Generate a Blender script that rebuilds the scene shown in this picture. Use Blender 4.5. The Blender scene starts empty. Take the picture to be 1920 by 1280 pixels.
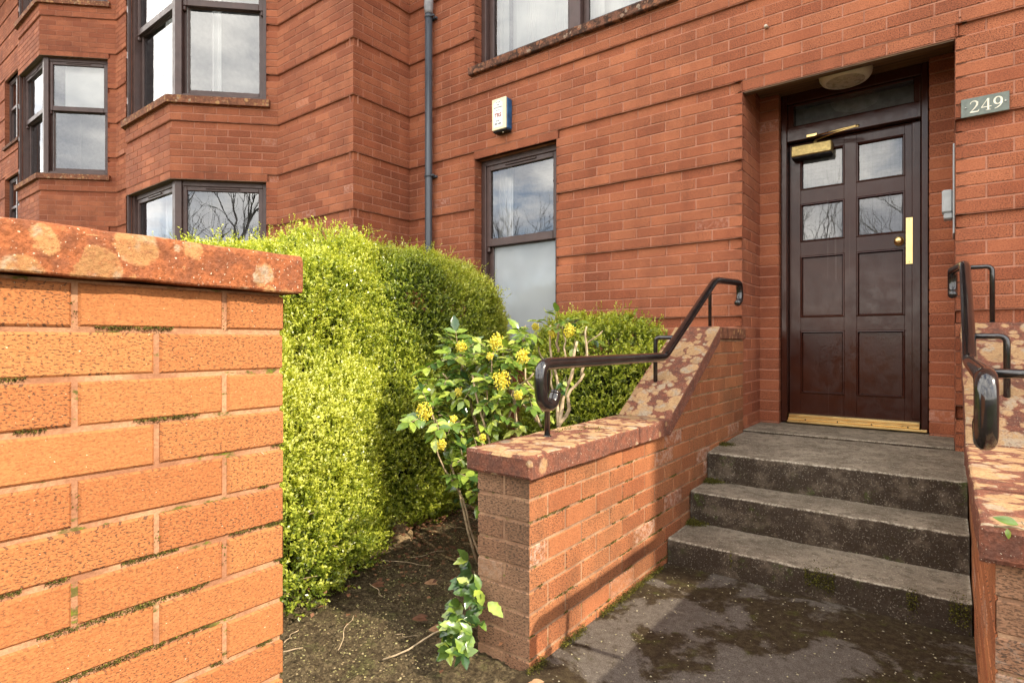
import bpy, math, random
import numpy as np
from mathutils import Vector, Matrix
random.seed(7); RNG = np.random.default_rng(7)
H0 = 1.07                      # camera height above the path; all h below are relative to the camera
S = bpy.context.scene
COL = S.collection
R = math.radians

# ------------------------------------------------------------------ node helpers
def mat(name):
    m = bpy.data.materials.new(name); m.use_nodes = True
    nt = m.node_tree; nt.nodes.clear()
    out = nt.nodes.new('ShaderNodeOutputMaterial'); b = nt.nodes.new('ShaderNodeBsdfPrincipled')
    nt.links.new(b.outputs[0], out.inputs[0])
    return m, NT(nt), b, out
class NT:
    def __init__(s, nt): s.nt = nt
    def n(s, t, **kw):
        x = s.nt.nodes.new(t)
        for k, v in kw.items(): setattr(x, k, v)
        return x
    def l(s, a, b): s.nt.links.new(a, b)
    def set(s, sock, v):
        if hasattr(v, 'is_linked') or hasattr(v, 'links'): s.l(v, sock)
        else:
            if isinstance(v, (tuple, list)) and len(v) == 3 and sock.type == 'RGBA': v = (*v, 1)
            sock.default_value = v
    def math(s, op, a, b=0.5, c=None, clamp=False):
        x = s.n('ShaderNodeMath', operation=op); x.use_clamp = clamp
        s.set(x.inputs[0], a); s.set(x.inputs[1], b)
        if c is not None: s.set(x.inputs[2], c)
        return x.outputs[0]
    def mix(s, f, a, b, mode='MIX'):
        x = s.n('ShaderNodeMix', data_type='RGBA', blend_type=mode)
        s.set(x.inputs[0], f); s.set(x.inputs[6], a); s.set(x.inputs[7], b)
        return x.outputs[2]
    def noise(s, vec, scale, detail=3, rough=.55, dist=0):
        x = s.n('ShaderNodeTexNoise'); s.set(x.inputs['Scale'], scale); x.inputs['Detail'].default_value = detail
        x.inputs['Roughness'].default_value = rough; x.inputs['Distortion'].default_value = dist
        if vec is not None: s.l(vec, x.inputs['Vector'])
        return x.outputs[0]
    def vor(s, vec, scale, feature='F1', rnd=1.0):
        x = s.n('ShaderNodeTexVoronoi', feature=feature); x.inputs['Scale'].default_value = scale
        x.inputs['Randomness'].default_value = rnd
        if vec is not None: s.l(vec, x.inputs['Vector'])
        return x
    def ramp(s, f, lo, hi, a=0.0, b=1.0, smooth=True):
        x = s.n('ShaderNodeMapRange'); x.interpolation_type = 'SMOOTHSTEP' if smooth else 'LINEAR'
        s.set(x.inputs[0], f); x.inputs[1].default_value = lo; x.inputs[2].default_value = hi
        x.inputs[3].default_value = a; x.inputs[4].default_value = b
        return x.outputs[0]
    def mapping(s, vec, scale=(1, 1, 1), loc=(0, 0, 0)):
        x = s.n('ShaderNodeMapping'); s.l(vec, x.inputs[0]); x.inputs[3].default_value = scale; x.inputs[1].default_value = loc
        return x.outputs[0]
    def obj(s): return s.n('ShaderNodeTexCoord').outputs['Object']
    def uv(s): return s.n('ShaderNodeTexCoord').outputs['UV']
    def attr(s, name): return s.n('ShaderNodeAttribute', attribute_name=name)
    def sep(s, v):
        x = s.n('ShaderNodeSeparateXYZ'); s.l(v, x.inputs[0]); return x.outputs
    def bump(s, h, b, strength=.5, dist=.004, prev=None):
        x = s.n('ShaderNodeBump'); x.inputs['Strength'].default_value = strength; x.inputs['Distance'].default_value = dist
        s.l(h, x.inputs['Height'])
        if prev is not None: s.l(prev, x.inputs['Normal'])
        if b is not None: s.l(x.outputs[0], b.inputs['Normal'])
        return x.outputs[0]

def brick_mat(name, ca, cb, pit_col, pits=.5, eff=.12, eff_col=(.55, .38, .31), grime=.25, grime_col=(.10, .06, .04), bump=.5, speck=None, pscale=(62, 170, 1)):
    m, N, b, _ = mat(name)
    uv = N.uv(); ob = N.obj(); a = N.attr('rnd'); rr = N.n('ShaderNodeSeparateColor'); N.l(a.outputs['Color'], rr.inputs[0])
    st = N.mapping(uv, pscale); st2 = N.mapping(uv, (26, 80, 1))
    n1 = N.noise(st, 1.6, 3, .6); n2 = N.noise(st2, 1.5, 4, .6); n3 = N.noise(ob, 2.3, 4, .6); n4 = N.noise(ob, 260, 2, .5)
    col = N.mix(N.ramp(rr.outputs[0], 0, 1, smooth=False), ca, cb)
    col = N.mix(N.ramp(n2, .3, .75, 0, .35), col, N.mix(.5, ca, cb, 'MULTIPLY'))
    col = N.mix(N.ramp(n4, .35, .7, .0, .22), col, tuple(min(1, 1.5*x) for x in cb))
    col = N.mix(N.ramp(n3, .42, .75, 0, grime), col, grime_col)
    wet = N.noise(N.mapping(ob, (1.3, 1.3, .3)), 1.7, 5, .65)
    col = N.mix(N.ramp(wet, .42, .66, 0, grime*.9), col, N.mix(.6, col, grime_col, 'MULTIPLY'))
    pit = N.ramp(n1, .585-.07*pits, .635-.07*pits)
    pit = N.math('MULTIPLY', pit, N.ramp(N.math('ADD', N.math('MULTIPLY', rr.outputs[2], .5), N.math('MULTIPLY', n3, .8)), .3, .75, .35, 1.0))
    col = N.mix(N.math('MULTIPLY', pit, .8), col, pit_col)
    if speck:
        sp = N.ramp(N.noise(N.mapping(uv, (150, 190, 1), (3, 7, 0)), 1.3, 2, .5), .72, .77)
        col = N.mix(sp, col, speck)
    # white salt bloom on some bricks
    e = N.ramp(rr.outputs[1], 1-eff, 1-eff*.5+.001)
    e = N.math('MULTIPLY', e, N.ramp(N.noise(ob, 42, 5, .75), .42, .68, 0, .6))
    col = N.mix(e, col, eff_col)
    N.set(b.inputs['Base Color'], col); b.inputs['Roughness'].default_value = .86
    b.inputs['Specular IOR Level'].default_value = .25
    hgt = N.math('SUBTRACT', N.math('ADD', N.math('MULTIPLY', n2, .8), N.math('MULTIPLY', n4, .35)), N.math('MULTIPLY', pit, .9))
    N.bump(hgt, b, bump, .003)
    return m
def mortar_mat(name, c, c2, moss=0, moss_col=(.045, .05, .012)):
    m, N, b, _ = mat(name)
    ob = N.obj(); uv = N.uv()
    col = N.mix(N.ramp(N.noise(ob, 9, 4, .6), .35, .65), c, c2)
    fine = N.noise(ob, 180, 3, .6)
    col = N.mix(N.ramp(fine, .3, .75, 0, .4), col, tuple(.5*x for x in c2))
    if moss:
        mm = N.ramp(N.noise(N.mapping(uv, (1, 2.2, 1)), 13, 5, .7), .62-.2*moss, .70-.2*moss)
        col = N.mix(mm, col, moss_col)
        col = N.mix(N.math('MULTIPLY', mm, N.ramp(N.noise(ob, 90, 2), .5, .65)), col, (.13, .15, .02))
    N.set(b.inputs['Base Color'], col); b.inputs['Roughness'].default_value = .95
    b.inputs['Specular IOR Level'].default_value = .1
    N.bump(fine, b, .6, .003)
    return m
def stone_mat(name, base, dark, lichen, cover_top, cover_side, lscale=13, dirty=0., speck=(.7, .6, .45)):
    m, N, b, _ = mat(name)
    ob = N.obj()
    g = N.n('ShaderNodeNewGeometry'); nz = N.sep(g.outputs['Normal'])[2]
    wob = N.n('ShaderNodeVectorMath', operation='ADD')
    nn = N.n('ShaderNodeTexNoise'); nn.inputs['Scale'].default_value = 34; nn.inputs['Detail'].default_value = 7; nn.inputs['Roughness'].default_value = .72; N.l(ob, nn.inputs[0])
    sc = N.n('ShaderNodeVectorMath', operation='SCALE'); N.l(nn.outputs['Color'], sc.inputs[0]); sc.inputs['Scale'].default_value = .026
    N.l(ob, wob.inputs[0]); N.l(sc.outputs[0], wob.inputs[1])
    v1 = N.vor(wob.outputs[0], lscale); v2 = N.vor(wob.outputs[0], lscale*2.1)
    top = N.ramp(nz, .35, .8)
    fine = N.noise(ob, 150, 4, .7); mid = N.noise(ob, 30, 4, .65)
    col = N.mix(N.ramp(mid, .35, .68), base, dark)
    col = N.mix(N.ramp(fine, .35, .7, 0, .7), col, tuple(.32*x for x in base))
    col = N.mix(N.ramp(N.noise(ob, 210, 2, .5), .66, .74, 0, .8), col, speck)
    def lobe(v, r0, thr_t, thr_s):
        cc = N.n('ShaderNodeSeparateColor'); N.l(v.outputs['Color'], cc.inputs[0])
        thr = N.math('ADD', N.math('MULTIPLY', top, thr_t-thr_s), thr_s)
        gate = N.math('LESS_THAN', cc.outputs[0], thr)
        rad = N.math('MULTIPLY', N.math('ADD', .55, N.math('MULTIPLY', cc.outputs[1], .45)), r0)
        d = N.math('SUBTRACT', rad, v.outputs['Distance'])
        inside = N.ramp(d, -.02, .09)
        rim = N.math('MULTIPLY', N.ramp(d, -.01, .04), N.ramp(d, .04, .14, 1, .0))
        return N.math('MULTIPLY', gate, inside), N.math('MULTIPLY', gate, rim), cc.outputs[2]
    v3 = N.vor(wob.outputs[0], lscale*1.35)
    a, ra, ca_ = lobe(v1, .60, cover_top, cover_side)
    c, rc, cc_ = lobe(v2, .46, cover_top*.85, cover_side*.8)
    e, re, ce_ = lobe(v3, .52, cover_top*.9, cover_side*.7)
    c = N.math('MAXIMUM', c, e); rc = N.math('MAXIMUM', rc, re); ca_ = N.math('MAXIMUM', N.math('MULTIPLY', ca_, a), N.math('MULTIPLY', cc_, c))
    lc = N.mix(ca_, lichen, tuple(x*.66 for x in lichen))
    lc = N.mix(N.ramp(N.noise(ob, 13, 4, .7), .50, .62, 0, .8), lc, (.36, .33, .26))
    lc = N.mix(N.ramp(fine, .35, .7, 0, .45), lc, tuple(.45*x for x in lichen))
    tot = N.math('MAXIMUM', a, c)
    tot = N.math('MULTIPLY', tot, N.ramp(N.noise(ob, 95, 4, .75), .36, .52, .42, .92))
    if dirty: col = N.mix(N.math('MULTIPLY', N.ramp(N.noise(ob, 14, 5, .7), .42, .55), dirty), col, (.03, .022, .018))
    col = N.mix(tot, col, lc)
    col = N.mix(N.math('MULTIPLY', N.math('MAXIMUM', ra, rc), .12), col, tuple(min(1, 1.25*x) for x in lichen))
    N.set(b.inputs['Base Color'], col); b.inputs['Roughness'].default_value = .92
    b.inputs['Specular IOR Level'].default_value = .15
    hh = N.math('ADD', N.math('MULTIPLY', fine, .8), N.math('MULTIPLY', mid, 1.0))
    N.bump(hh, b, .8, .006)
    return m
def simple_mat(name, col, rough=.5, metal=0., var=.2, scale=20, bump=0., bscale=60, spec=.5, coat=0., stretch=(1, 1, 1)):
    m, N, b, _ = mat(name); ob = N.mapping(N.obj(), stretch)
    n = N.noise(ob, scale, 4, .6)
    c = N.mix(N.ramp(n, .3, .7, 0, 1), tuple(x*(1-var) for x in col), tuple(min(1, x*(1+var)) for x in col))
    N.set(b.inputs['Base Color'], c)
    N.set(b.inputs['Roughness'], N.ramp(N.noise(ob, scale*1.7, 3), .3, .7, rough*.8, min(1, rough*1.2)))
    b.inputs['Metallic'].default_value = metal; b.inputs['Specular IOR Level'].default_value = spec
    b.inputs['Coat Weight'].default_value = coat
    if bump: N.bump(N.noise(ob, bscale, 3, .6), b, bump, .002)
    return m
def leaf_mat(name, cols, rough=.45, trans=.35, spec=.4):
    m, N, b, out = mat(name)
    a = N.attr('rnd'); rr = N.n('ShaderNodeSeparateColor'); N.l(a.outputs['Color'], rr.inputs[0])
    cr = N.n('ShaderNodeValToRGB'); N.l(rr.outputs[0], cr.inputs[0])
    el = cr.color_ramp.elements
    while len(el) < len(cols): el.new(.5)
    for i, c in enumerate(cols): el[i].position = i/(len(cols)-1); el[i].color = (*c, 1)
    c = N.mix(N.ramp(N.noise(N.obj(), 45, 3), .3, .7, 0, .35), cr.outputs[0], tuple(.5*x for x in cols[0]))
    N.set(b.inputs['Base Color'], c); b.inputs['Roughness'].default_value = rough
    b.inputs['Specular IOR Level'].default_value = spec
    t = N.n('ShaderNodeBsdfTranslucent'); N.l(N.mix(.5, c, (.9, .95, .25), 'MULTIPLY'), t.inputs[0])
    t2 = N.mix(1.0, c, (1.3, 1.35, .5), 'MULTIPLY'); N.l(t2, t.inputs[0])
    mx = N.n('ShaderNodeMixShader'); mx.inputs[0].default_value = trans
    N.l(b.outputs[0], mx.inputs[1]); N.l(t.outputs[0], mx.inputs[2]); N.l(mx.outputs[0], out.inputs[0])
    return m
def glass_mat(name, tint=(1, 1, 1), extra=.08, ior=1.9):
    m, N, b, out = mat(name); N.nt.nodes.remove(b)
    fr = N.n('ShaderNodeFresnel'); fr.inputs[0].default_value = ior
    wav = N.noise(N.obj(), 2.2, 2, .5)
    bmp = N.n('ShaderNodeBump'); bmp.inputs['Strength'].default_value = .12; bmp.inputs['Distance'].default_value = .01; N.l(wav, bmp.inputs['Height'])
    gl = N.n('ShaderNodeBsdfGlossy'); gl.inputs['Roughness'].default_value = 0.0; gl.inputs[0].default_value = (.95, .97, 1, 1); N.l(bmp.outputs[0], gl.inputs['Normal'])
    tr = N.n('ShaderNodeBsdfTransparent'); tr.inputs[0].default_value = (*tint, 1)
    mx = N.n('ShaderNodeMixShader'); N.l(N.math('ADD', fr.outputs[0], extra, clamp=True), mx.inputs[0])
    N.l(tr.outputs[0], mx.inputs[1]); N.l(gl.outputs[0], mx.inputs[2]); N.l(mx.outputs[0], out.inputs[0])
    return m

# ------------------------------------------------------------------ mesh builder
class MB:
    def __init__(s): s.v = []; s.f = []; s.m = []; s.c = []; s.uv = []; s.sm = []
    def face(s, pts, m=0, c=(0, 0, 0), uv=None, smooth=False):
        i = len(s.v); s.v.extend(pts); n = len(pts); s.f.append(tuple(range(i, i+n))); s.m.append(m); s.c.append(c)
        s.uv.append(uv if uv else [(p[0], p[2]) for p in pts]); s.sm.append(smooth)
    def add(s, verts, faces, m=0, c=(0, 0, 0), smooth=False):
        i = len(s.v); s.v.extend([tuple(v) for v in verts])
        for f in faces:
            s.f.append(tuple(i+k for k in f)); s.m.append(m); s.c.append(c); s.sm.append(smooth)
            s.uv.append([(verts[k][0]+verts[k][1], verts[k][2]) for k in f])
    def box(s, x0, x1, y0, y1, z0, z1, m=0, bev=0, F=None, c=(0, 0, 0)):
        if x1 < x0: x0, x1 = x1, x0
        if y1 < y0: y0, y1 = y1, y0
        if z1 < z0: z0, z1 = z1, z0
        b = min(bev, (x1-x0)*.45, (y1-y0)*.45, (z1-z0)*.45)
        if b <= 0:
            V = [(x, y, z) for x in (x0, x1) for y in (y0, y1) for z in (z0, z1)]
            Fc = [(0, 1, 3, 2), (4, 6, 7, 5), (0, 4, 5, 1), (2, 3, 7, 6), (0, 2, 6, 4), (1, 5, 7, 3)]
        else:
            V = []; Fc = []
            idx = {}
            for xi, x in enumerate((x0, x1)):
                for yi, y in enumerate((y0, y1)):
                    for zi, z in enumerate((z0, z1)):
                        sx, sy, sz = (1, -1)[xi], (1, -1)[yi], (1, -1)[zi]
                        idx[(xi, yi, zi)] = len(V)
                        V += [(x, y+sy*b, z+sz*b), (x+sx*b, y, z+sz*b), (x+sx*b, y+sy*b, z)]
            I = lambda a, k: idx[a]+k
            Fc += [(I((0,0,0),0), I((0,0,1),0), I((0,1,1),0), I((0,1,0),0)), (I((1,0,0),0), I((1,1,0),0), I((1,1,1),0), I((1,0,1),0)),
                   (I((0,0,0),1), I((1,0,0),1), I((1,0,1),1), I((0,0,1),1)), (I((0,1,0),1), I((0,1,1),1), I((1,1,1),1), I((1,1,0),1)),
                   (I((0,0,0),2), I((0,1,0),2), I((1,1,0),2), I((1,0,0),2)), (I((0,0,1),2), I((1,0,1),2), I((1,1,1),2), I((0,1,1),2))]
            for a in (0, 1):
                for c2 in (0, 1):
                    Fc.append((I((a,c2,0),0), I((a,c2,1),0), I((a,c2,1),1), I((a,c2,0),1)))
                    Fc.append((I((a,0,c2),0), I((a,1,c2),0), I((a,1,c2),2), I((a,0,c2),2)))
                    Fc.append((I((0,a,c2),1), I((1,a,c2),1), I((1,a,c2),2), I((0,a,c2),2)))
                    for d in (0, 1): Fc.append((I((a,c2,d),0), I((a,c2,d),1), I((a,c2,d),2)))
        if F: V = [F(*p) for p in V]
        s.add(V, Fc, m, c)
    def tube(s, pts, rad, seg=10, m=0, cap=True, c=(0, 0, 0), smooth=True):
        pts = [Vector(p) for p in pts]; n = len(pts)
        rad = rad if isinstance(rad, (list, tuple)) else [rad]*n
        t0 = (pts[1]-pts[0]).normalized(); ref = Vector((0, 0, 1)) if abs(t0.z) < .9 else Vector((1, 0, 0))
        u = t0.cross(ref).normalized(); V = []
        for i in range(n):
            t = (pts[min(i+1, n-1)]-pts[max(i-1, 0)]).normalized()
            u = (u - t*u.dot(t)); u = u.normalized() if u.length > 1e-6 else t.orthogonal().normalized()
            w = t.cross(u)
            for k in range(seg):
                a = 2*math.pi*k/seg
                V.append(pts[i] + (u*math.cos(a)+w*math.sin(a))*rad[i])
        Fc = []
        for i in range(n-1):
            for k in range(seg):
                k2 = (k+1) % seg
                Fc.append((i*seg+k, i*seg+k2, (i+1)*seg+k2, (i+1)*seg+k))
        if cap: Fc.append(tuple(range(seg-1, -1, -1))); Fc.append(tuple((n-1)*seg+k for k in range(seg)))
        s.add(V, Fc, m, c, smooth)
    def lathe(s, prof, origin, axis='z', seg=24, m=0):
        V = []
        for (r, h) in prof:
            for k in range(seg):
                a = 2*math.pi*k/seg; p = (r*math.cos(a), r*math.sin(a), h)
                if axis == 'y': p = (p[0], p[2], p[1])
                V.append((p[0]+origin[0], p[1]+origin[1], p[2]+origin[2]))
        Fc = []
        for i in range(len(prof)-1):
            for k in range(seg):
                k2 = (k+1) % seg; Fc.append((i*seg+k, i*seg+k2, (i+1)*seg+k2, (i+1)*seg+k))
        s.add(V, Fc, m, smooth=True)
def wloc(o):
    p = Vector((0, 0, 0))
    while o is not None: p += o.location; o = o.parent
    return p
def finish(name, me, mats, parent, origin):
    for mm in mats: me.materials.append(mm)
    o = bpy.data.objects.new(name, me); COL.objects.link(o)
    if parent is not None: o.parent = parent
    else: o.location = origin
    return o
def build(name, mb, mats, parent=None, origin=(0, 0, 0), **kw):
    """mesh from world coordinates (h relative to camera height)"""
    mats = mats if isinstance(mats, (list, tuple)) else [mats]
    me = bpy.data.meshes.new(name)
    off = wloc(parent) if parent is not None else Vector((origin[0], origin[1], origin[2]+H0))
    V = np.array(mb.v, dtype=np.float64); V[:, 2] += H0; V -= np.array(off)
    me.from_pydata(V.tolist(), [], mb.f)
    me.polygons.foreach_set('material_index', mb.m); me.polygons.foreach_set('use_smooth', mb.sm)
    uvs = []; cs = []
    for u, c in zip(mb.uv, mb.c):
        for q in u: uvs.extend(q); cs.extend((c[0], c[1], c[2], 1.0))
    me.uv_layers.new(name='UVMap').data.foreach_set('uv', uvs)
    me.color_attributes.new('rnd', 'FLOAT_COLOR', 'CORNER').data.foreach_set('color', cs)
    me.update()
    o = finish(name, me, mats, parent, off)
    tag(o, **kw); return o
def tag(o, label=None, cat=None, group=None, kind=None):
    if label: o['label'] = label
    if cat: o['category'] = cat
    if group: o['group'] = group
    if kind: o['kind'] = kind
    return o
def thing(name, label, cat, loc, group=None):
    o = bpy.data.objects.new(name, None); COL.objects.link(o); o.location = (loc[0], loc[1], loc[2]+H0); o.empty_display_size = .1
    return tag(o, label, cat, group)
def fillet(pts, r, n=6):
    P = [Vector(p) for p in pts]; out = [P[0]]
    for i in range(1, len(P)-1):
        a, b, c = P[i-1], P[i], P[i+1]; d1 = (a-b); d2 = (c-b)
        rr = min(r[i] if isinstance(r, (list, tuple)) else r, d1.length*.49, d2.length*.49)
        p = b+d1.normalized()*rr; q = b+d2.normalized()*rr
        for k in range(n+1):
            t = k/n; out.append((1-t)**2*p+2*t*(1-t)*b+t*t*q)
    out.append(P[-1]); return out

# ------------------------------------------------------------------ materials
M = {}
M['fac'] = brick_mat('facade_brick', (.305, .090, .042), (.455, .160, .076), (.045, .018, .012), pits=.95, eff=.012, eff_col=(.55, .33, .26), grime=.5, grime_col=(.20, .065, .036), pscale=(95, 150, 1))
M['fac_mort'] = mortar_mat('facade_mortar', (.50, .235, .155), (.37, .165, .105))
M['gar'] = brick_mat('garden_wall_brick', (.33, .117, .040), (.43, .178, .062), (.04, .028, .02), pits=.48, eff=.0, eff_col=(.66, .50, .38), grime=.18, grime_col=(.20, .075, .03), speck=(.7, .6, .42), bump=.5, pscale=(115, 235, 1))
M['gar_mort'] = mortar_mat('garden_wall_mortar', (.46, .25, .14), (.28, .13, .07), moss=.3, moss_col=(.10, .085, .025))
M['weather'] = brick_mat('weathered_end_brick', (.26, .13, .072), (.36, .20, .115), (.05, .035, .025), pits=.9, eff=.25, eff_col=(.40, .32, .25), grime=.5, grime_col=(.09, .065, .04), bump=.8, speck=(.5, .42, .32))
M['ramp_brick'] = brick_mat('stair_wall_brick', (.36, .120, .05), (.50, .200, .082), (.05, .03, .02), pits=.75, eff=.08, eff_col=(.62, .47, .38), grime=.55, grime_col=(.17, .09, .045), speck=(.6, .5, .35), bump=.7)
M['ramp_mort'] = mortar_mat('stair_wall_mortar', (.42, .26, .155), (.25, .14, .085), moss=.3, moss_col=(.09, .08, .03))
M['cop'] = stone_mat('lichened_sandstone', (.25, .095, .058), (.14, .066, .048), (.52, .33, .165), 1.0, .10, 10)
M['cop2'] = stone_mat('lichened_pier_sandstone', (.36, .12, .048), (.20, .075, .04), (.46, .24, .10), .9, .22, 15)
M['sill'] = stone_mat('weathered_sill_stone', (.25, .11, .07), (.13, .07, .05), (.36, .15, .08), .3, .3, 22, dirty=.75, speck=(.35, .2, .1))
M['sill2'] = stone_mat('bay_sill_stone', (.34, .14, .075), (.2, .08, .05), (.5, .28, .12), .3, .25, 26, dirty=.35, speck=(.5, .3, .15))
M['frame'] = simple_mat('brown_window_frame', (.070, .040, .034), .38, var=.15, scale=8, spec=.4)
M['rubber'] = simple_mat('black_gasket', (.01, .01, .01), .6)
M['glass'] = glass_mat('window_glass', extra=.04)
def frosted():
    m, N, b, out = mat('frosted_glass'); N.set(b.inputs['Base Color'], N.mix(N.ramp(N.noise(N.obj(), 2, 2), .3, .7), (.30, .32, .33), (.38, .40, .41)))
    b.inputs['Roughness'].default_value = .06; b.inputs['Specular IOR Level'].default_value = .75; return m
M['frost'] = frosted()
M['glass_d'] = glass_mat('wired_door_glass', extra=.02, ior=1.75)
M['net'] = simple_mat('net_curtain', (.62, .63, .60), .9, var=.06, scale=3, spec=.05)
M['blind'] = simple_mat('pale_blind', (.80, .80, .79), .9, var=.04, scale=2, spec=.05)
M['room'] = simple_mat('room_wall', (.16, .155, .15), .9)
M['rail'] = simple_mat('black_gloss_paint', (.012, .010, .010), .16, var=.3, scale=30, bump=.08, bscale=120, spec=.6, coat=.5)
M['pipe'] = simple_mat('grey_plastic_pipe', (.055, .065, .078), .32, var=.15, scale=12, spec=.5, stretch=(1, 1, .1))
M['pipe2'] = simple_mat('pale_grey_socket', (.24, .24, .25), .5)
M['brass'] = simple_mat('brass', (.80, .58, .25), .34, metal=1., var=.06, scale=9)
M['brass_d'] = simple_mat('dull_brass', (.48, .36, .15), .5, metal=1., var=.2, scale=60, bump=.5, bscale=260)
M['black'] = simple_mat('flat_black', (.006, .005, .005), .8)  # plain near-black for the hall, mesh wires, screws and fittings
M['soffit'] = simple_mat('timber_soffit_board', (.13, .075, .035), .6, var=.5, scale=7, stretch=(.3, 6, 1), bump=.3)
M['opal'] = simple_mat('opal_lamp_cover', (.70, .66, .56), .35, var=.05)
M['opal2'] = simple_mat('lamp_lens', (.45, .40, .31), .3, var=.1)
M['cream'] = simple_mat('cream_plastic', (.80, .68, .44), .5, var=.06, scale=9)
M['blue'] = simple_mat('blue_plastic', (.012, .085, .20), .4, var=.35, scale=14)
M['whitel'] = simple_mat('white_sticker', (.85, .84, .80), .6, var=.04)
M['red'] = simple_mat('red_print', (.30, .03, .02), .6)
M['ink'] = simple_mat('black_print', (.03, .03, .03), .6)
M['slate'] = simple_mat('grey_green_plate', (.13, .15, .125), .45, var=.15, scale=40)
M['digit'] = simple_mat('cream_digit', (.72, .66, .52), .5)
M['steel'] = simple_mat('steel', (.6, .6, .58), .3, metal=1.)
M['greyp'] = simple_mat('grey_plastic', (.36, .37, .37), .45, var=.1)
M['copper'] = simple_mat('worn_copper_pipe', (.42, .34, .26), .45, metal=.4)
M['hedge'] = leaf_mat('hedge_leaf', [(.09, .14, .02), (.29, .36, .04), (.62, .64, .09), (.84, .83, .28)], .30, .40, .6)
M['hedge_b'] = leaf_mat('darker_hedge_leaf', [(.06, .10, .02), (.28, .35, .03), (.62, .64, .07), (.82, .80, .16)], .32, .35, .55)
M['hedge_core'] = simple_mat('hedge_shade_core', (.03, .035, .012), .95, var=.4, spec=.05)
M['bark'] = simple_mat('hedge_bark', (.20, .14, .075), .9, var=.5, scale=25, bump=.9, bscale=70, spec=.1, stretch=(3, 3, .6))
M['twig'] = simple_mat('pale_twig', (.36, .27, .17), .8, var=.4, scale=30, bump=.5, spec=.15)
M['mah'] = leaf_mat('glossy_mahonia_leaf', [(.04, .09, .025), (.17, .27, .045), (.44, .53, .08), (.64, .66, .18)], .18, .25, .8)
M['flower'] = leaf_mat('yellow_blossom', [(.80, .64, .05), (.90, .80, .12), (.95, .90, .30)], .6, .4, .2)
M['ivy'] = leaf_mat('ivy_leaf', [(.03, .07, .02), (.08, .14, .04), (.16, .24, .08)], .3, .15, .6)
M['dead'] = leaf_mat('dead_leaf', [(.07, .03, .018), (.20, .09, .045), (.40, .24, .13)], .7, .1, .2)
M['moss'] = leaf_mat('moss', [(.05, .045, .016), (.11, .10, .025), (.20, .19, .03)], .95, .1, .05)
M['litter'] = leaf_mat('pale_litter', [(.22, .16, .09), (.34, .27, .15), (.34, .32, .12), (.45, .41, .32)], .8, .1, .1)
M['treebark'] = simple_mat('bare_tree_bark', (.045, .036, .028), .9, var=.3, scale=4, spec=.1)

def door_mat():
    m, N, b, _ = mat('dark_brown_door_paint'); ob = N.obj()
    g = N.noise(N.mapping(ob, (30, 30, 1.2)), 1.5, 4, .6); n = N.noise(ob, 3, 4, .6)
    c = N.mix(N.ramp(n, .3, .7), (.030, .0075, .0045), (.045, .013, .007))
    st = N.math('MULTIPLY', N.ramp(N.noise(N.mapping(ob, (55, 1, .5)), 1, 2), .60, .72, 0, .5), N.ramp(N.noise(ob, 2.4, 2), .5, .6))
    c = N.mix(st, c, (.075, .045, .035))
    N.set(b.inputs['Base Color'], c); N.set(b.inputs['Roughness'], N.ramp(N.noise(ob, 14, 4), .3, .7, .10, .26))
    b.inputs['Specular IOR Level'].default_value = .32
    N.bump(N.math('ADD', g, N.noise(N.mapping(ob, (1, 1, .35)), 130, 3)), b, .22, .002)
    return m
M['door'] = door_mat()
def concrete_mat():
    m, N, b, _ = mat('weathered_step_concrete'); ob = N.obj()
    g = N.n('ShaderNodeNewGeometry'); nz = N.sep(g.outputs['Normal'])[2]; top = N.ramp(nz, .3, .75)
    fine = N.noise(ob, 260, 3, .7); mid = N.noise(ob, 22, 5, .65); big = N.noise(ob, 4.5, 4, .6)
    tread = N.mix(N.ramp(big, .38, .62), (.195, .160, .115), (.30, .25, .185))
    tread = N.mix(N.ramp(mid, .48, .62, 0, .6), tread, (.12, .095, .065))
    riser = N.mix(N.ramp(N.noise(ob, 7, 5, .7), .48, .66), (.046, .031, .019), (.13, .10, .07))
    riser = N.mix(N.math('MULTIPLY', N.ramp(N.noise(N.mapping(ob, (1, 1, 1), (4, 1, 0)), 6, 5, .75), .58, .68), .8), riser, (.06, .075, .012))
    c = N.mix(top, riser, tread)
    c = N.mix(N.ramp(N.noise(ob, 120, 3, .75), .42, .60, 0, .6), c, N.mix(.5, c, (.15, .12, .09), 'MULTIPLY'))
    c = N.mix(N.math('MULTIPLY', N.ramp(N.noise(ob, 150, 2, .5), .62, .67, 0, .8), N.math('ADD', .34, N.math('MULTIPLY', top, .4))), c, (.60, .54, .43))
    edge = N.ramp(N.noise(ob, 11, 4, .7), .56, .7, 0, .6)
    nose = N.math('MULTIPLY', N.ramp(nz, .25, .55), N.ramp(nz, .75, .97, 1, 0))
    c = N.mix(N.math('MULTIPLY', nose, N.ramp(N.noise(ob, 48, 4, .75), .47, .58, 0, .8)), c, (.46, .40, .31))  # painted highlight: broken paler colour along the rounded step edge
    c = N.mix(N.math('MULTIPLY', edge, N.ramp(big, .5, .62)), c, (.05, .048, .02))
    N.set(b.inputs['Base Color'], c); N.set(b.inputs['Roughness'], N.ramp(mid, .3, .7, .6, .95)); b.inputs['Specular IOR Level'].default_value = .3
    N.bump(N.math('ADD', N.math('MULTIPLY', fine, .8), mid), b, .8, .005)
    return m
M['step'] = concrete_mat()
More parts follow.
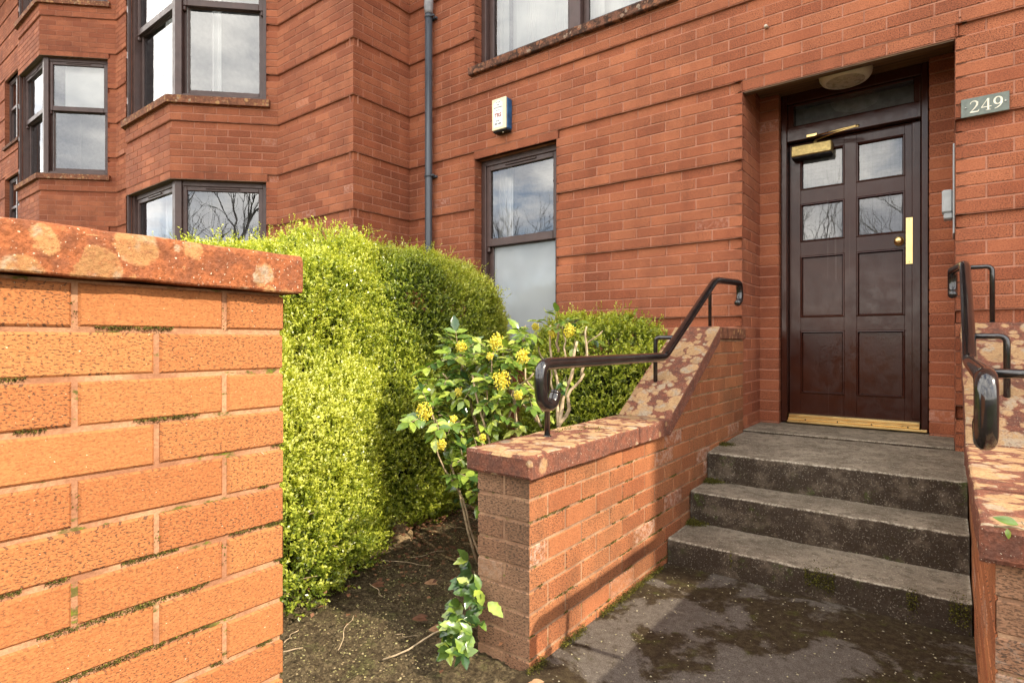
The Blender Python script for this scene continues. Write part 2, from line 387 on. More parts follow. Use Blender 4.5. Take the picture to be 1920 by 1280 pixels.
def path_mat():
    m, N, b, _ = mat('mossy_tarmac'); ob = N.obj()
    fine = N.noise(ob, 230, 3, .7); mid = N.noise(ob, 35, 5, .7)
    pm = N.noise(ob, 3.6, 6, .62, .55)
    dv = N.n('ShaderNodeVectorMath', operation='DISTANCE'); N.l(ob, dv.inputs[0]); dv.inputs[1].default_value = (-.30, 2.02, 0)
    pm = N.math('ADD', pm, N.ramp(dv.outputs['Value'], .15, .62, .085, -.035))
    pm = N.math('ADD', pm, N.math('MULTIPLY', N.math('SUBTRACT', mid, .5), .10))
    patch = N.ramp(pm, .50, .58, 0, .85)
    moss = N.mix(N.ramp(mid, .4, .62), (.040, .026, .014), (.075, .055, .028))
    moss = N.mix(N.ramp(N.noise(ob, 9, 5, .7), .55, .68, 0, .7), moss, (.085, .085, .018))
    grey = N.mix(N.ramp(mid, .35, .65), (.14, .118, .098), (.19, .165, .14))
    c = N.mix(patch, moss, grey)
    spv = N.vor(ob, 75); sc = N.n('ShaderNodeSeparateColor'); N.l(spv.outputs['Color'], sc.inputs[0])
    sp = N.math('MULTIPLY', N.math('GREATER_THAN', sc.outputs[0], .95), N.ramp(spv.outputs['Distance'], .12, .30, 1, 0))
    c = N.mix(N.math('MULTIPLY', sp, .8), c, (.42, .38, .28))
    c = N.mix(N.ramp(fine, .35, .65, 0, .5), c, (.018, .014, .010))
    N.set(b.inputs['Base Color'], c)
    N.set(b.inputs['Roughness'], N.ramp(fine, .3, .7, .8, 1)); b.inputs['Specular IOR Level'].default_value = .12
    N.bump(N.math('ADD', N.math('MULTIPLY', fine, .7), N.math('SUBTRACT', mid, N.math('MULTIPLY', patch, .25))), b, .9, .006)
    return m
M['path'] = path_mat()
def soil_mat():
    m, N, b, _ = mat('garden_soil'); ob = N.obj()
    fine = N.noise(ob, 130, 4, .75); mid = N.noise(ob, 24, 5, .7)
    c = N.mix(N.ramp(mid, .35, .65), (.088, .063, .034), (.18, .135, .075))
    c = N.mix(N.ramp(N.noise(ob, 6, 5, .75), .53, .64, 0, .65), c, (.095, .095, .03))
    c = N.mix(N.ramp(N.noise(ob, 75, 4, .8), .42, .58, 0, .8), c, (.035, .024, .013))
    c = N.mix(N.ramp(N.noise(ob, 120, 2, .5), .68, .73, 0, .8), c, (.34, .30, .12))
    N.set(b.inputs['Base Color'], c); b.inputs['Roughness'].default_value = .95; b.inputs['Specular IOR Level'].default_value = .15
    N.bump(N.math('ADD', fine, mid), b, 1., .012)
    return m
M['soil'] = soil_mat()
M['ground'] = simple_mat('grass_verge', (.055, .07, .025), .95, var=.5, scale=1.5, bump=.8, spec=.1)
M['road'] = simple_mat('road_tarmac', (.05, .05, .05), .85, var=.2, scale=3, bump=.6, bscale=200, spec=.2)

# ------------------------------------------------------------------ bricks
CH, BL, JT = .075, .225, .0088
BAND0, BANDS = .172, .525
def is_groove(k): return (k % 7) == 6        # k: course index counted up from h = BAND0
def lay(mb, path, h0, h1, openings={}, seg_on=None, groove=True, gd=.023, mort=.004, hbase=BAND0, bevel=.0022, jitter=.0006, closed=None,
        phase={}, deep=.03, segm={}):
    """brick skin along a plan path, outward side to the right of travel. materials: 0 brick, 1 mortar
    openings[seg] = [(u0,u1,ha,hb)]"""
    P = [Vector((p[0], p[1])) for p in path]; n = len(P)
    D = [(P[i+1]-P[i]).normalized() for i in range(n-1)]; NN = [Vector((d.y, -d.x)) for d in D]
    mit = []
    for i in range(n):
        if i == 0: mit.append(NN[0])
        elif i == n-1: mit.append(NN[-1])
        else: mit.append((NN[i-1]+NN[i])/(1+NN[i-1].dot(NN[i])))
    k0 = math.floor((h0-hbase)/CH+1e-4); k1 = math.ceil((h1-hbase)/CH-1e-4)
    for i in range(n-1):
        if seg_on is not None and i not in seg_on: continue
        L = (P[i+1]-P[i]).length; d, nn = D[i], NN[i]
        def pt(u, off, h):
            if u <= 1e-6: q = P[i]+mit[i]*off
            elif u >= L-1e-6: q = P[i+1]+mit[i+1]*off
            else: q = P[i]+d*u+nn*off
            return (q.x, q.y, h)
        ops = openings.get(i, []); bm_ = segm.get(i, 0)
        endA = 0 if i == 0 else D[i-1].cross(D[i]) if False else 0
        for k in range(k0, k1):
            ha = max(h0, hbase+k*CH); hb = min(h1, hbase+(k+1)*CH)
            if hb-ha < .006: continue
            hm = (ha+hb)/2
            cut = sorted([(a, b) for (a, b, c, e) in ops if c < hm < e])
            spans = []; cur = 0
            for a, b in cut:
                if a > cur+.005: spans.append((cur, a))
                cur = max(cur, b)
            if cur < L-.005: spans.append((cur, L))
            par = (k+phase.get(i, i)) % 2
            # grooves: except directly over an opening (lintel course)
            subs = []
            if groove and is_groove(k):
                lint = sorted([(a-.012, b+.012) for (a, b, c, e) in ops if abs(e-ha) < .01])
                for (a, b) in spans:
                    cur = a
                    for la, lb in lint:
                        if lb > a and la < b:
                            if la > cur+.01: subs.append((cur, la, gd))
                            subs.append((max(a, la), min(b, lb), .004)); cur = min(b, lb)
                    if cur < b-.01: subs.append((cur, b, gd))
            else: subs = [(a, b, 0.) for a, b in spans]
            for (a, b, g) in subs:
                # mortar sheet
                if mort is not None:
                    o = -g-mort
                    uvq = [(a, ha), (b, ha), (b, hb), (a, hb)]
                    mb.face([pt(a, o, ha), pt(b, o, ha), pt(b, o, hb), pt(a, o, hb)], 1, (0, 0, 0), uvq)
                    mb.face([pt(a, o, hb), pt(b, o, hb), pt(b, -deep-.02, hb), pt(a, -deep-.02, hb)], 1, (0, 0, 0), uvq)
                    mb.face([pt(a, -deep-.02, ha), pt(b, -deep-.02, ha), pt(b, o, ha), pt(a, o, ha)], 1, (0, 0, 0), uvq)
                # bricks
                start = -BL*par/2
                js = [a]; x = start
                while x < b:
                    if a+.045 < x < b-.045: js.append(x)
                    x += BL
                js.append(b)
                if js[0] > 1e-6: js[0] += .0016
                if js[-1] < L-1e-6: js[-1] -= .0016
                for j in range(len(js)-1):
                    u0 = js[j]+(JT/2 if j > 0 else 0); u1 = js[j+1]-(JT/2 if j < len(js)-2 else 0)
                    e0 = (j == 0); e1 = (j == len(js)-2)
                    z0 = ha+JT/2 if ha > h0+1e-4 or True else ha; z1 = hb-JT/2
                    if z1-z0 < .004: continue
                    of = -g+random.uniform(-jitter, jitter)
                    c = (random.random(), random.random(), random.random())
                    bl = 0 if (e0 and u0 <= 1e-6) else bevel; br = 0 if (e1 and u1 >= L-1e-6) else bevel
                    bv = bevel; uo = c[0]*9; zj = random.uniform(-jitter, jitter); z0 += zj; z1 += zj
                    uL = u0 if bl == 0 else u0+bl; uR = u1 if br == 0 else u1-br
                    F_ = [pt(uL, of, z0+bv), pt(uR, of, z0+bv), pt(uR, of, z1-bv), pt(uL, of, z1-bv)]
                    S_ = [pt(u0, of-bv, z0), pt(u1, of-bv, z0), pt(u1, of-bv, z1), pt(u0, of-bv, z1)]
                    B_ = [pt(u0, -deep, z0), pt(u1, -deep, z0), pt(u1, -deep, z1), pt(u0, -deep, z1)]
                    uvf = [(u0+uo, z0), (u1+uo, z0), (u1+uo, z1), (u0+uo, z1)]
                    mb.face(F_, bm_, c, uvf)
                    for q in range(4):
                        q2 = (q+1) % 4
                        if q == 1 and br == 0 and u1 >= L-1e-6: continue
                        if q == 3 and bl == 0 and u0 <= 1e-6: continue
                        if bv > 0: mb.face([S_[q], S_[q2], F_[q2], F_[q]], bm_, c, [uvf[q], uvf[q2], uvf[q2], uvf[q]])
                        mb.face([B_[q], B_[q2], S_[q2], S_[q]], bm_, c, [(uvf[q][0]+(.03 if q in (1, 3) else 0), uvf[q][1]+(.03 if q in (0, 2) else 0)), (uvf[q2][0]+(.03 if q in (1, 3) else 0), uvf[q2][1]+(.03 if q in (0, 2) else 0)), uvf[q2], uvf[q]])

# ------------------------------------------------------------------ the building
bld = thing('apartment_building', 'red brick apartment block with canted bays, brown windows and a recessed front door', 'building', (-1.0, 4.0, -1.075))
W0 = -.10; W1 = 1.672            # ground floor window sill and head
FL = 2.625
PATH = [(-24, 3.99), (-14.02, 3.99), (-14.02, 3.30), (-12.75, 3.30), (-12.0, 2.555), (-10.83, 2.555), (-10.08, 3.30), (-8.245, 3.30),
        (-7.5, 2.555), (-6.34, 2.555), (-5.595, 3.30), (-4.33, 3.30), (-4.33, 3.99), (3.30, 3.99), (3.30, 3.30), (8.0, 3.30)]  # last points: unseen right wing, its length set by the shadow it casts
SEG = list(range(len(PATH)-1))
def seglen(i): return math.dist(PATH[i], PATH[i+1])
ops = {}
HW = [(W0+FL*k-0.0, W1+FL*k) for k in range(4)]
def addop(i, a, b, ha, hb): ops.setdefault(i, []).append((a, b, ha, hb))
wins = []     # (seg, u0, u1, h0, h1, style)
# segments: 3 cant(-12.75->-12.0), 4 front, 5 cant ; 7 cant, 8 front, 9 cant ; 13,14 unseen right wing, added for its shade
for k in range(3):
    h0_, h1_ = HW[k]
    for (a, b, c) in ((3, 4, 5), (7, 8, 9)):
        for s_, st in ((b, 'F'), (c, 'R')):
            L = seglen(s_)
            if st == 'L': u0, u1 = .113, L
            elif st == 'F': u0, u1 = 0, L
            else: u0, u1 = 0, L-.113
            addop(s_, u0, u1, h0_, h1_)
            if s_ in (4, 5, 8, 9): wins.append((s_, u0, u1, h0_, h1_, st, k))
    # far wall window
    if k < 3:
        u0 = 24-20.0; u1 = 24-18.6
        addop(0, u0, u1, h0_, h1_); wins.append((0, u0, u1, h0_, h1_, 'D', k))
# main wall (segment 12 from x=-4.33)
addop(12, -3.46+4.33, -2.57+4.33, W0, W1); wins.append((12, -3.46+4.33, -2.57+4.33, W0, W1, 'S', 0))
addop(12, -3.46+4.33, -1.57+4.33, W0+FL, W1+FL); wins.append((12, -3.46+4.33, -1.57+4.33, W0+FL, W1+FL, 'U', 1))
addop(12, -1.09+4.33, .037+4.33, -2, W1)
wall = MB()
lay(wall, PATH, -1.10, 7.0, ops, seg_on=[0, 2, 3, 4, 5, 6], bevel=0, jitter=.0003)
lay(wall, PATH, -1.10, 5.2, ops, seg_on=[7, 8, 9, 10, 11, 12], phase={12: 0, 11: 1, 10: 0, 9: 1, 8: 0, 7: 1})
lay(wall, PATH, -1.10, 7.0, ops, seg_on=[13, 14], bevel=0, jitter=.0003)
# recess of the front door
RP = [(-1.09, 3.99), (-1.09, 4.44), (-.962, 4.44), (-.962, 4.60)]
lay(wall, RP, -.60, 1.78, seg_on=[0, 1, 2], groove=False, phase={0: 1, 1: 0, 2: 1})
RP2 = [(-.088, 4.60), (-.088, 4.44), (.037, 4.44), (.037, 3.99)]
lay(wall, RP2, -.60, 1.78, seg_on=[0, 1, 2], groove=False, phase={0: 1, 1: 0, 2: 1})
# reveals of the windows in the main wall, returns for bays
def reveal(seg, u, side, h0_, h1_, dep=.105):
    p = Vector(PATH[seg]); q = Vector(PATH[seg+1]); d = (q-p).normalized(); nn = Vector((d.y, -d.x))
    a = p+d*u; b = a-nn*dep
    path = [tuple(a), tuple(b)] if side == 'left' else [tuple(b), tuple(a)]
    lay(wall, path, h0_, h1_, groove=False, bevel=.002, phase={0: 1}, deep=.01)
for (s_, u0, u1, h0_, h1_, st, k) in wins:
    if st in 'SUD':
        reveal(s_, u0, 'left', h0_, h1_); reveal(s_, u1, 'right', h0_, h1_)
    if st == 'R': reveal(s_, u1, 'right', h0_, h1_)

# backing slabs behind brick skin
def slab(mb, seg, h0_, h1_, m=1):
    p = Vector(PATH[seg]); q = Vector(PATH[seg+1]); d = (q-p).normalized(); nn = Vector((d.y, -d.x)); L = (q-p).length
    hs = sorted(set([h0_, h1_]+[x for o in ops.get(seg, []) for x in o[2:] if h0_ < x < h1_]))
    for a_, b_ in zip(hs[:-1], hs[1:]):
        cut = sorted([(o[0], o[1]) for o in ops.get(seg, []) if o[2] < (a_+b_)/2 < o[3]]); cur = 0; sp = []
        for c_, e_ in cut:
            if c_ > cur: sp.append((cur, c_))
            cur = e_
        if cur < L: sp.append((cur, L))
        for c_, e_ in sp:
            pa = p+d*c_-nn*.06; pb = p+d*e_-nn*.06
            mb.face([(pa.x, pa.y, a_), (pb.x, pb.y, a_), (pb.x, pb.y, b_), (pa.x, pa.y, b_)], m, (0, 0, 0))
for i in SEG: slab(wall, i, -1.1, 11.0 if i in (0,) else 9.0)
# plain upper storeys out of view (keeps the building its real height), brick surface
def upper(mb, segs, h0_, h1_):
    for i in segs:
        p = Vector(PATH[i]); q = Vector(PATH[i+1])
        mb.face([(p.x, p.y, h0_), (q.x, q.y, h0_), (q.x, q.y, h1_), (p.x, p.y, h1_)], 0, (.5, .2, .5), [(0, h0_), (3, h0_), (3, h1_), (0, h1_)])
lay(wall, PATH, 7.0, 9.6, ops, seg_on=[0], bevel=0, jitter=.0003)
upper(wall, [i for i in SEG if i not in (0, 7, 8, 9, 10, 11, 12)], 7.0, 9.6)
upper(wall, [7, 8, 9, 10, 11, 12], 5.2, 9.6)
# lintel undersides
def lint_under(x0, x1, y0, y1, h, m=1): wall.face([(x0, y0, h), (x0, y1, h), (x1, y1, h), (x1, y0, h)], m, (.3, .2, .2))
lint_under(-3.46, -2.57, 3.992, 4.12, W1); lint_under(-3.46, -1.57, 3.992, 4.12, W1+FL)
build('wall', wall, [M['fac'], M['fac_mort']], bld)
# roof + back
rf = MB(); rf.box(-24, 8.0, 3.3, 12, 9.6, 9.75); build('roof', rf, M['road'], bld)
bk = MB(); bk.box(-24, 8.0, 11.9, 12, -1.1, 9.6); bk.box(-24.1, -24, 4, 12, -1.1, 9.6); bk.box(7.9, 8.0, 3.31, 12, -1.1, 9.6); build('rear_wall', bk, M['fac'], bld)

def window(seg, u0, u1, h0_, h1_, st, k):
    p = Vector(PATH[seg]); q = Vector(PATH[seg+1]); d = (q-p).normalized(); nn = Vector((d.y, -d.x)); L = (q-p).length
    def F(u, dep, h):           # dep: inward from the wall face
        a = p+d*u-nn*dep; return (a.x, a.y, h)
    dep = .095 if st in 'SUD' else .075
    fr = MB(); B = lambda a, b, c, e, y0, y1, bev=.004: fr.box(a, b, y0, y1, c, e, 0, bev, F)
    a, b = u0, u1
    if st == 'F': a += dep*.414; b -= dep*.414
    if st == 'R': a += dep*.414
    T = .055
    ht = h1_+.0
    top_h = (h0_+h1_)/2+.12
    B(a, a+T, h0_, ht, dep, dep+.09); B(b-T, b, h0_, ht, dep, dep+.09)
    B(a+T, b-T, ht-T, ht, dep+.002, dep+.09); B(a+T, b-T, h0_, h0_+T, dep+.002, dep+.09)
    B(a-.0, b+.0, h0_-.012, h0_+.018, dep-.06, dep+.02, .004)          # projecting sill strip of the frame
    lights = []
    if st == 'U': mid = a+(b-a)*.535; B(mid-.05, mid+.05, h0_+T, ht-T, dep+.001, dep+.09); lights = [(a+T, mid-.05), (mid+.05, b-T)]
    elif st == 'D': mid = (a+b)/2; B(mid-.05, mid+.05, h0_+T, ht-T, dep+.001, dep+.09); lights = [(a+T, mid-.05), (mid+.05, b-T)]
    else: lights = [(a+T, b-T)]
    if st == 'F': B(-.004, a, h0_, ht, .012, dep+.09)
    if st in 'FR' :             # corner post of the bay
        c0 = PATH[seg] if st == 'R' else PATH[seg+1]
    parts = []
    for (x0, x1) in lights:
        s1, s2 = .045, .05
        # upper sash in front
        zt0, zt1 = top_h-.03, ht-T
        for (xa, xb, za, zb) in ((x0, x0+s1, zt0, zt1), (x1-s1, x1, zt0, zt1), (x0+s1, x1-s1, zt1-s1, zt1), (x0+s1, x1-s1, zt0, zt0+.07)):
            B(xa, xb, za, zb, dep+.012, dep+.05)
        # sash horn
        B(x0, x0+.03, zt0-.05, zt0, dep+.014, dep+.05, .008); B(x1-.03, x1, zt0-.05, zt0, dep+.014, dep+.05, .008)
        # lower sash behind
        zl0, zl1 = h0_+T, top_h+.01
        for (xa, xb, za, zb) in ((x0, x0+s2, zl0, zl1), (x1-s2, x1, zl0, zl1), (x0+s2, x1-s2, zl1-.045, zl1), (x0+s2, x1-s2, zl0, zl0+.06)):
            B(xa, xb, za, zb, dep+.052, dep+.086)
        # trickle vent
        xm = (x0+x1)/2; vw = min(.17, (x1-x0)*.3)
        B(xm-vw, xm+vw, zt1-.026, zt1-.008, dep-.001, dep+.012, .004)
        parts.append(((x0+s1, x1-s1, zt0+.07, zt1-s1, dep+.034), (x0+s2, x1-s2, zl0+.06, zl1-.045, dep+.07)))
    w = build('window', fr, M['frame'], bld)
    g = MB()
    g2 = MB()
    for pr in parts:
        for pi_, (x0, x1, z0, z1, dd) in enumerate(pr):
            (g2 if (pi_ == 1 and st == 'S') else g).face([F(x0-.006, dd, z0-.006), F(x1+.006, dd, z0-.006), F(x1+.006, dd, z1+.006), F(x0-.006, dd, z1+.006)], 0)
    build('pane', g, M['glass'], w)
    if g2.v: build('frosted_pane', g2, M['frost'], w)
    # room behind
    r = MB(); dz = dep+.092; D2 = 1.0
    C = lambda *t: r.face([F(*x) for x in t], 0)
    C((u0, D2, h0_), (u1, D2, h0_), (u1, D2, h1_), (u0, D2, h1_))
    C((u0, dz, h0_), (u0, D2, h0_), (u0, D2, h1_), (u0, dz, h1_)); C((u1, dz, h0_), (u1, dz, h1_), (u1, D2, h1_), (u1, D2, h0_))
    C((u0, dz, h0_), (u1, dz, h0_), (u1, D2, h0_), (u0, D2, h0_)); C((u0, dz, h1_), (u0, D2, h1_), (u1, D2, h1_), (u1, dz, h1_))
    build('room_interior', r, M['room'], w)
    # curtains
    c = MB(); m_ = 'net'
    def drape(x0, x1, z0, z1, dd, amp=.016, fr_=26):
        n = max(4, int((x1-x0)/.012))
        for j in range(n):
            xa = x0+(x1-x0)*j/n; xb = x0+(x1-x0)*(j+1)/n
            f_ = lambda x: dd+amp*math.sin(x*fr_*6.28)+amp*.5*math.sin(x*fr_*2.3*6.28+1)
            c.face([F(xa, f_(xa), z0), F(xb, f_(xb), z0), F(xb, f_(xb), z1), F(xa, f_(xa), z1)], 0, smooth=True)
    if st == 'S':
        drape(a+T, a+T+.16, top_h, h1_, dz+.12, .014, 30)
        drape(a+T, b-T, h0_, top_h-.02, dz+.03, .0015, 9)
    elif st == 'U':
        drape(a+T, a+T+.12, h0_, h1_, dz+.10); drape(mid+.05, mid+.17, h0_, h1_, dz+.10)
        drape(a+T+.1, b-T, h0_, h1_, dz+.2, .003, 40)
    elif st == 'R' and seg == 5 and k == 1:
        drape(a+T, b-T, top_h, h1_, dz+.06, .0, 3); drape(a+T, a+T+.3, h0_, top_h, dz+.2, .02, 12)
    elif st == 'R' and seg == 9 and k == 1:
        drape(a+T+.17, a+T+.30, h0_, h1_, dz+.15, .02, 9)
    elif st == 'F': drape(a+T+.25, b-T, h0_, h1_, dz+.12, .006, 10)
    else: drape(a+T+.08, a+T+.22, h0_, h1_, dz+.12, .015, 12)
    cc = build('curtain', c, M['blind'] if (st == 'S') else M['net'], w)
    # stone sill
    if st in 'SU':
        s = MB(); s.box(u0-.045, u1+.045, -.045, .10, h0_-.085, h0_-.012, 0, .006, F); build('sill', s, M['sill'], w)
    if st == 'D':
        s = MB(); s.box(u0-.045, u1+.045, -.045, .10, h0_-.085, h0_-.012, 0, 0, F); build('sill', s, M['sill'], w)
    return w
for a in wins: window(*a)
# bay sills, heads and corner posts
def bay_ring(idx, off_out, off_in, h0_, h1_, mb, m=0):
    pts = [Vector(PATH[i]) for i in idx]; n = len(pts)
    D = [(pts[i+1]-pts[i]).normalized() for i in range(n-1)]; NN = [Vector((d.y, -d.x)) for d in D]
    mt = [NN[0]]+[(NN[i-1]+NN[i])/(1+NN[i-1].dot(NN[i])) for i in range(1, n-1)]+[NN[-1]]
    # ends pulled in from the concave corners
    pts[0] = pts[0]+D[0]*.07; pts[-1] = pts[-1]-D[-1]*.07
    for i in range(n-1):
        a, b = pts[i], pts[i+1]
        o = [a+mt[i]*off_out, b+mt[i+1]*off_out, b-mt[i+1]*off_in, a-mt[i]*off_in]
        V = [(q.x, q.y, h0_) for q in o]+[(q.x, q.y, h1_) for q in o[:2]]+[(q.x, q.y, h1_+.008) for q in o[2:]]
        mb.add(V, [(3, 2, 1, 0), (4, 5, 6, 7), (0, 1, 5, 4), (2, 3, 7, 6), (1, 2, 6, 5), (3, 0, 4, 7)], m)
for k in range(3):
    for idx in ((3, 4, 5, 6), (7, 8, 9, 10)):
        s = MB(); bay_ring(idx, .045, .1, HW[k][0]-.085, HW[k][0]-.012, s); build('bay_sill', s, M['sill2'], bld)
        for ci in idx[1:3]:
            po = MB()
            c0 = Vector(PATH[ci]); d1 = (Vector(PATH[ci])-Vector(PATH[ci-1])).normalized(); d2 = (Vector(PATH[ci+1])-c0).normalized()
            n1 = Vector((d1.y, -d1.x)); n2 = Vector((d2.y, -d2.x)); mt = (n1+n2)/(1+n1.dot(n2))
            A = c0-mt*.060; w_ = .062
            poly = [A-d1*w_, A, A+d2*w_, A+d2*w_-n2*.11, A-mt*.13, A-d1*w_-n1*.11]
            V = [(q.x, q.y, HW[k][0]-.01) for q in poly]+[(q.x, q.y, HW[k][1]) for q in poly]
            po.add(V, [(5, 4, 3, 2, 1, 0), (6, 7, 8, 9, 10, 11)]+[(i, (i+1) % 6, (i+1) % 6+6, i+6) for i in range(6)])
            build('bay_corner_post', po, M['frame'], bld)
        hd = MB(); bay_ring(idx, -.004, .1, HW[k][1]-.004, HW[k][1]-.002, hd); build('window_head_board', hd, M['soffit'], bld)

# ------------------------------------------------------------------ front door in its recess
DY = 4.56
so = MB(); so.box(-1.085, .032, 4.02, 4.62, 1.775, 1.80)
for i in range(2): so.box(-1.086, .033, 4.002+.034*i, 4.034+.034*i, 1.6625+.004*i, 1.6695 if i == 0 else 1.70, 0, .002)
build('soffit', so, M['soffit'], bld)
dk = MB(); dk.box(-.98, -.07, 4.72, 4.73, -.6, 1.8); dk.box(-.98, -.97, 4.6, 4.72, -.6, 1.8); dk.box(-.08, -.07, 4.6, 4.72, -.6, 1.8)
build('hallway_interior', dk, M['black'], bld)
df = MB()
for (x0, x1, z0, z1, y0, y1) in ((-.958, -.918, -.575, 1.775, 4.49, 4.62), (-.130, -.092, -.575, 1.775, 4.49, 4.62), (-.918, -.130, 1.434, 1.535, 4.492, 4.62), (-.918, -.130, 1.705, 1.775, 4.492, 4.62),
                             (-.918, -.880, 1.535, 1.705, 4.515, 4.62), (-.168, -.130, 1.535, 1.705, 4.515, 4.62), (-.88, -.168, 1.535, 1.548, 4.515, 4.61), (-.88, -.168, 1.690, 1.705, 4.515, 4.61)):
    df.box(x0, x1, y0, y1, z0, z1, 0, .004)
frame = build('door_frame', df, M['door'], bld)
g = MB(); g.face([(-.88, 4.56, 1.548), (-.168, 4.56, 1.548), (-.168, 4.56, 1.69), (-.88, 4.56, 1.69)]); build('transom_pane', g, M['glass_d'], frame)
g = MB(); g.face([(-.90, 4.60, 1.5), (-.14, 4.60, 1.5), (-.14, 4.60, 1.72), (-.90, 4.60, 1.72)]); build('transom_blind', g, M['room'], frame)
do = MB()
XS = [-.9145, -.840, -.568, -.4915, -.221, -.134]; ZS = [-.555, -.370, .073, .175, .611, .718, .987, 1.091, 1.360, 1.430]
for (xa, xb) in ((XS[0], XS[1]), (XS[2], XS[3]), (XS[4], XS[5])): do.box(xa, xb, DY, DY+.044, ZS[0], ZS[9], 0, .0015)
for (za, zb) in ((ZS[0], ZS[1]), (ZS[2], ZS[3]), (ZS[4], ZS[5]), (ZS[6], ZS[7]), (ZS[8], ZS[9])):
    for (xa, xb) in ((XS[1], XS[2]), (XS[3], XS[4])): do.box(xa, xb, DY+.0006, DY+.043, za, zb, 0, .001)
do.box(-.181, -.134, DY-.014, DY-.0005, ZS[0]+.05, ZS[9], 0, .003)     # closing strip
for r_, (za, zb) in enumerate(((ZS[1], ZS[2]), (ZS[3], ZS[4]), (ZS[5], ZS[6]), (ZS[7], ZS[8]))):
    for (xa, xb) in ((XS[1], XS[2]), (XS[3], XS[4])):
        w = .014; rec = .016
        # moulding: sloping bead on four sides
        A = [(xa, DY-.004, za), (xb, DY-.004, za), (xb, DY-.004, zb), (xa, DY-.004, zb)]
        Mi = [(xa+w*.45, DY-.005, za+w*.45), (xb-w*.45, DY-.005, za+w*.45), (xb-w*.45, DY-.005, zb-w*.45), (xa+w*.45, DY-.005, zb-w*.45)]
        I_ = [(xa+w, DY+rec, za+w), (xb-w, DY+rec, za+w), (xb-w, DY+rec, zb-w), (xa+w, DY+rec, zb-w)]
        for q in range(4):
            q2 = (q+1) % 4; do.face([A[q], A[q2], Mi[q2], Mi[q]]); do.face([Mi[q], Mi[q2], I_[q2], I_[q]])
            O = [(A[j][0]+(-.004 if A[j][0] < (xa+xb)/2 else .004), DY, A[j][2]+(-.004 if A[j][2] < (za+zb)/2 else .004)) for j in (q, q2)]
            do.face([O[0], O[1], A[q2], A[q]])
        if r_ < 2: do.face(I_)
door = build('door', do, M['door'], bld)
for r_, (za, zb) in enumerate(((ZS[5], ZS[6]), (ZS[7], ZS[8]))):
    for (xa, xb) in ((XS[1], XS[2]), (XS[3], XS[4])):
        g = MB(); y = DY+.018
        g.face([(xa+.012, y, za+.012), (xb-.012, y, za+.012), (xb-.012, y, zb-.012), (xa+.012, y, zb-.012)])
        build('glass_pane', g, M['glass_d'], door)
wi = MB()
for r_, (za, zb) in enumerate(((ZS[5], ZS[6]), (ZS[7], ZS[8]))):
    for (xa, xb) in ((XS[1], XS[2]), (XS[3], XS[4])):
        x = xa+.014
        while x < xb-.014: wi.box(x-.0003, x+.0003, DY+.020, DY+.0208, za+.012, zb-.012); x += .0254
        z = za+.014
        while z < zb-.014: wi.box(xa+.012, xb-.012, DY+.0209, DY+.0217, z-.0003, z+.0003); z += .0254
build('wire_mesh', wi, M['black'], door, kind='stuff')
g = MB()
for (za, zb) in ((ZS[5], ZS[6]), (ZS[7], ZS[8])):
    g.face([(XS[1], DY+.032, za), (XS[4], DY+.032, za), (XS[4], DY+.032, zb), (XS[1], DY+.032, zb)])
build('obscured_back_glass', g, M['room'], door)
kn = MB(); kn.lathe([(0, -.062), (.012, -.061), (.022, -.055), (.027, -.044), (.026, -.034), (.018, -.025), (.010, -.019), (.010, -.006), (.027, -.005), (.029, -.002), (.029, 0)], (-.250, DY, .660), 'y')
build('door_knob', kn, M['brass'], door)
pp = MB(); pp.box(-.213, -.1755, DY-.0175, DY-.0145, .505, .808, 0, .001)
for z in (.518, .795): pp.lathe([(0, -.0012), (.003, -.001), (.004, 0)], (-.194, DY-.0176, z), 'y', 10, 1)
build('push_plate', pp, [M['brass'], M['brass_d']], door)
th = MB()
for i, (z0, z1, y) in enumerate(((-.578, -.562, 4.475), (-.561, -.549, 4.500), (-.548, -.541, 4.510), (-.540, -.522, 4.522))): th.box(-.914 if i else -.916, -.137 if i else -.098, y, DY-.001, z0, z1, 0, .003)
for i in range(4): th.lathe([(0, -.001), (.004, -.0008), (.005, 0)], (-.8+.2*i, 4.4995, -.555), 'y', 8, 1)
build('threshold_bar', th, [M['brass'], M['black']], door)
cl = MB(); cl.box(-.888, -.632, 4.475, DY-.001, 1.316, 1.392, 0, .006); cl.box(-.886, -.634, 4.482, DY-.001, 1.304, 1.3155, 1, .002)
cl.lathe([(.012, 0), (.012, .02), (0, .02)], (-.74, 4.51, 1.392), 'z', 12)
closer = build('door_closer', cl, [M['brass_d'], M['black']], door)
ar = MB(); ar.tube([(-.74, 4.51, 1.417), (-.60, 4.43, 1.420), (-.47, 4.40, 1.424)], .006, 8); ar.tube([(-.47, 4.40, 1.430), (-.62, 4.45, 1.437), (-.755, 4.488, 1.440)], .006, 8)
ar.box(-.79, -.72, 4.475, 4.492, 1.436, 1.458, 0, .003); ar.lathe([(.011, 0), (.011, .014), (0, .014)], (-.47, 4.40, 1.418), 'z', 12)
build('closer_arm', ar, M['brass'], door)

# ------------------------------------------------------------------ things on the walls
lamp = thing('ceiling_light', 'round cream bulkhead light on the ceiling of the door recess', 'light', (-.53, 4.32, 1.773))
b = MB(); b.lathe([(.150, 1.774), (.155, 1.76), (.150, 1.735), (.135, 1.712), (.118, 1.704), (.112, 1.706)], (-.53, 4.32, 0), 'z', 36); build('lamp_body', b, M['opal'], lamp)
b = MB(); b.lathe([(.113, 1.707), (.085, 1.700), (.045, 1.696), (0, 1.695)], (-.53, 4.32, 0), 'z', 36); build('lamp_lens', b, M['opal2'], lamp)

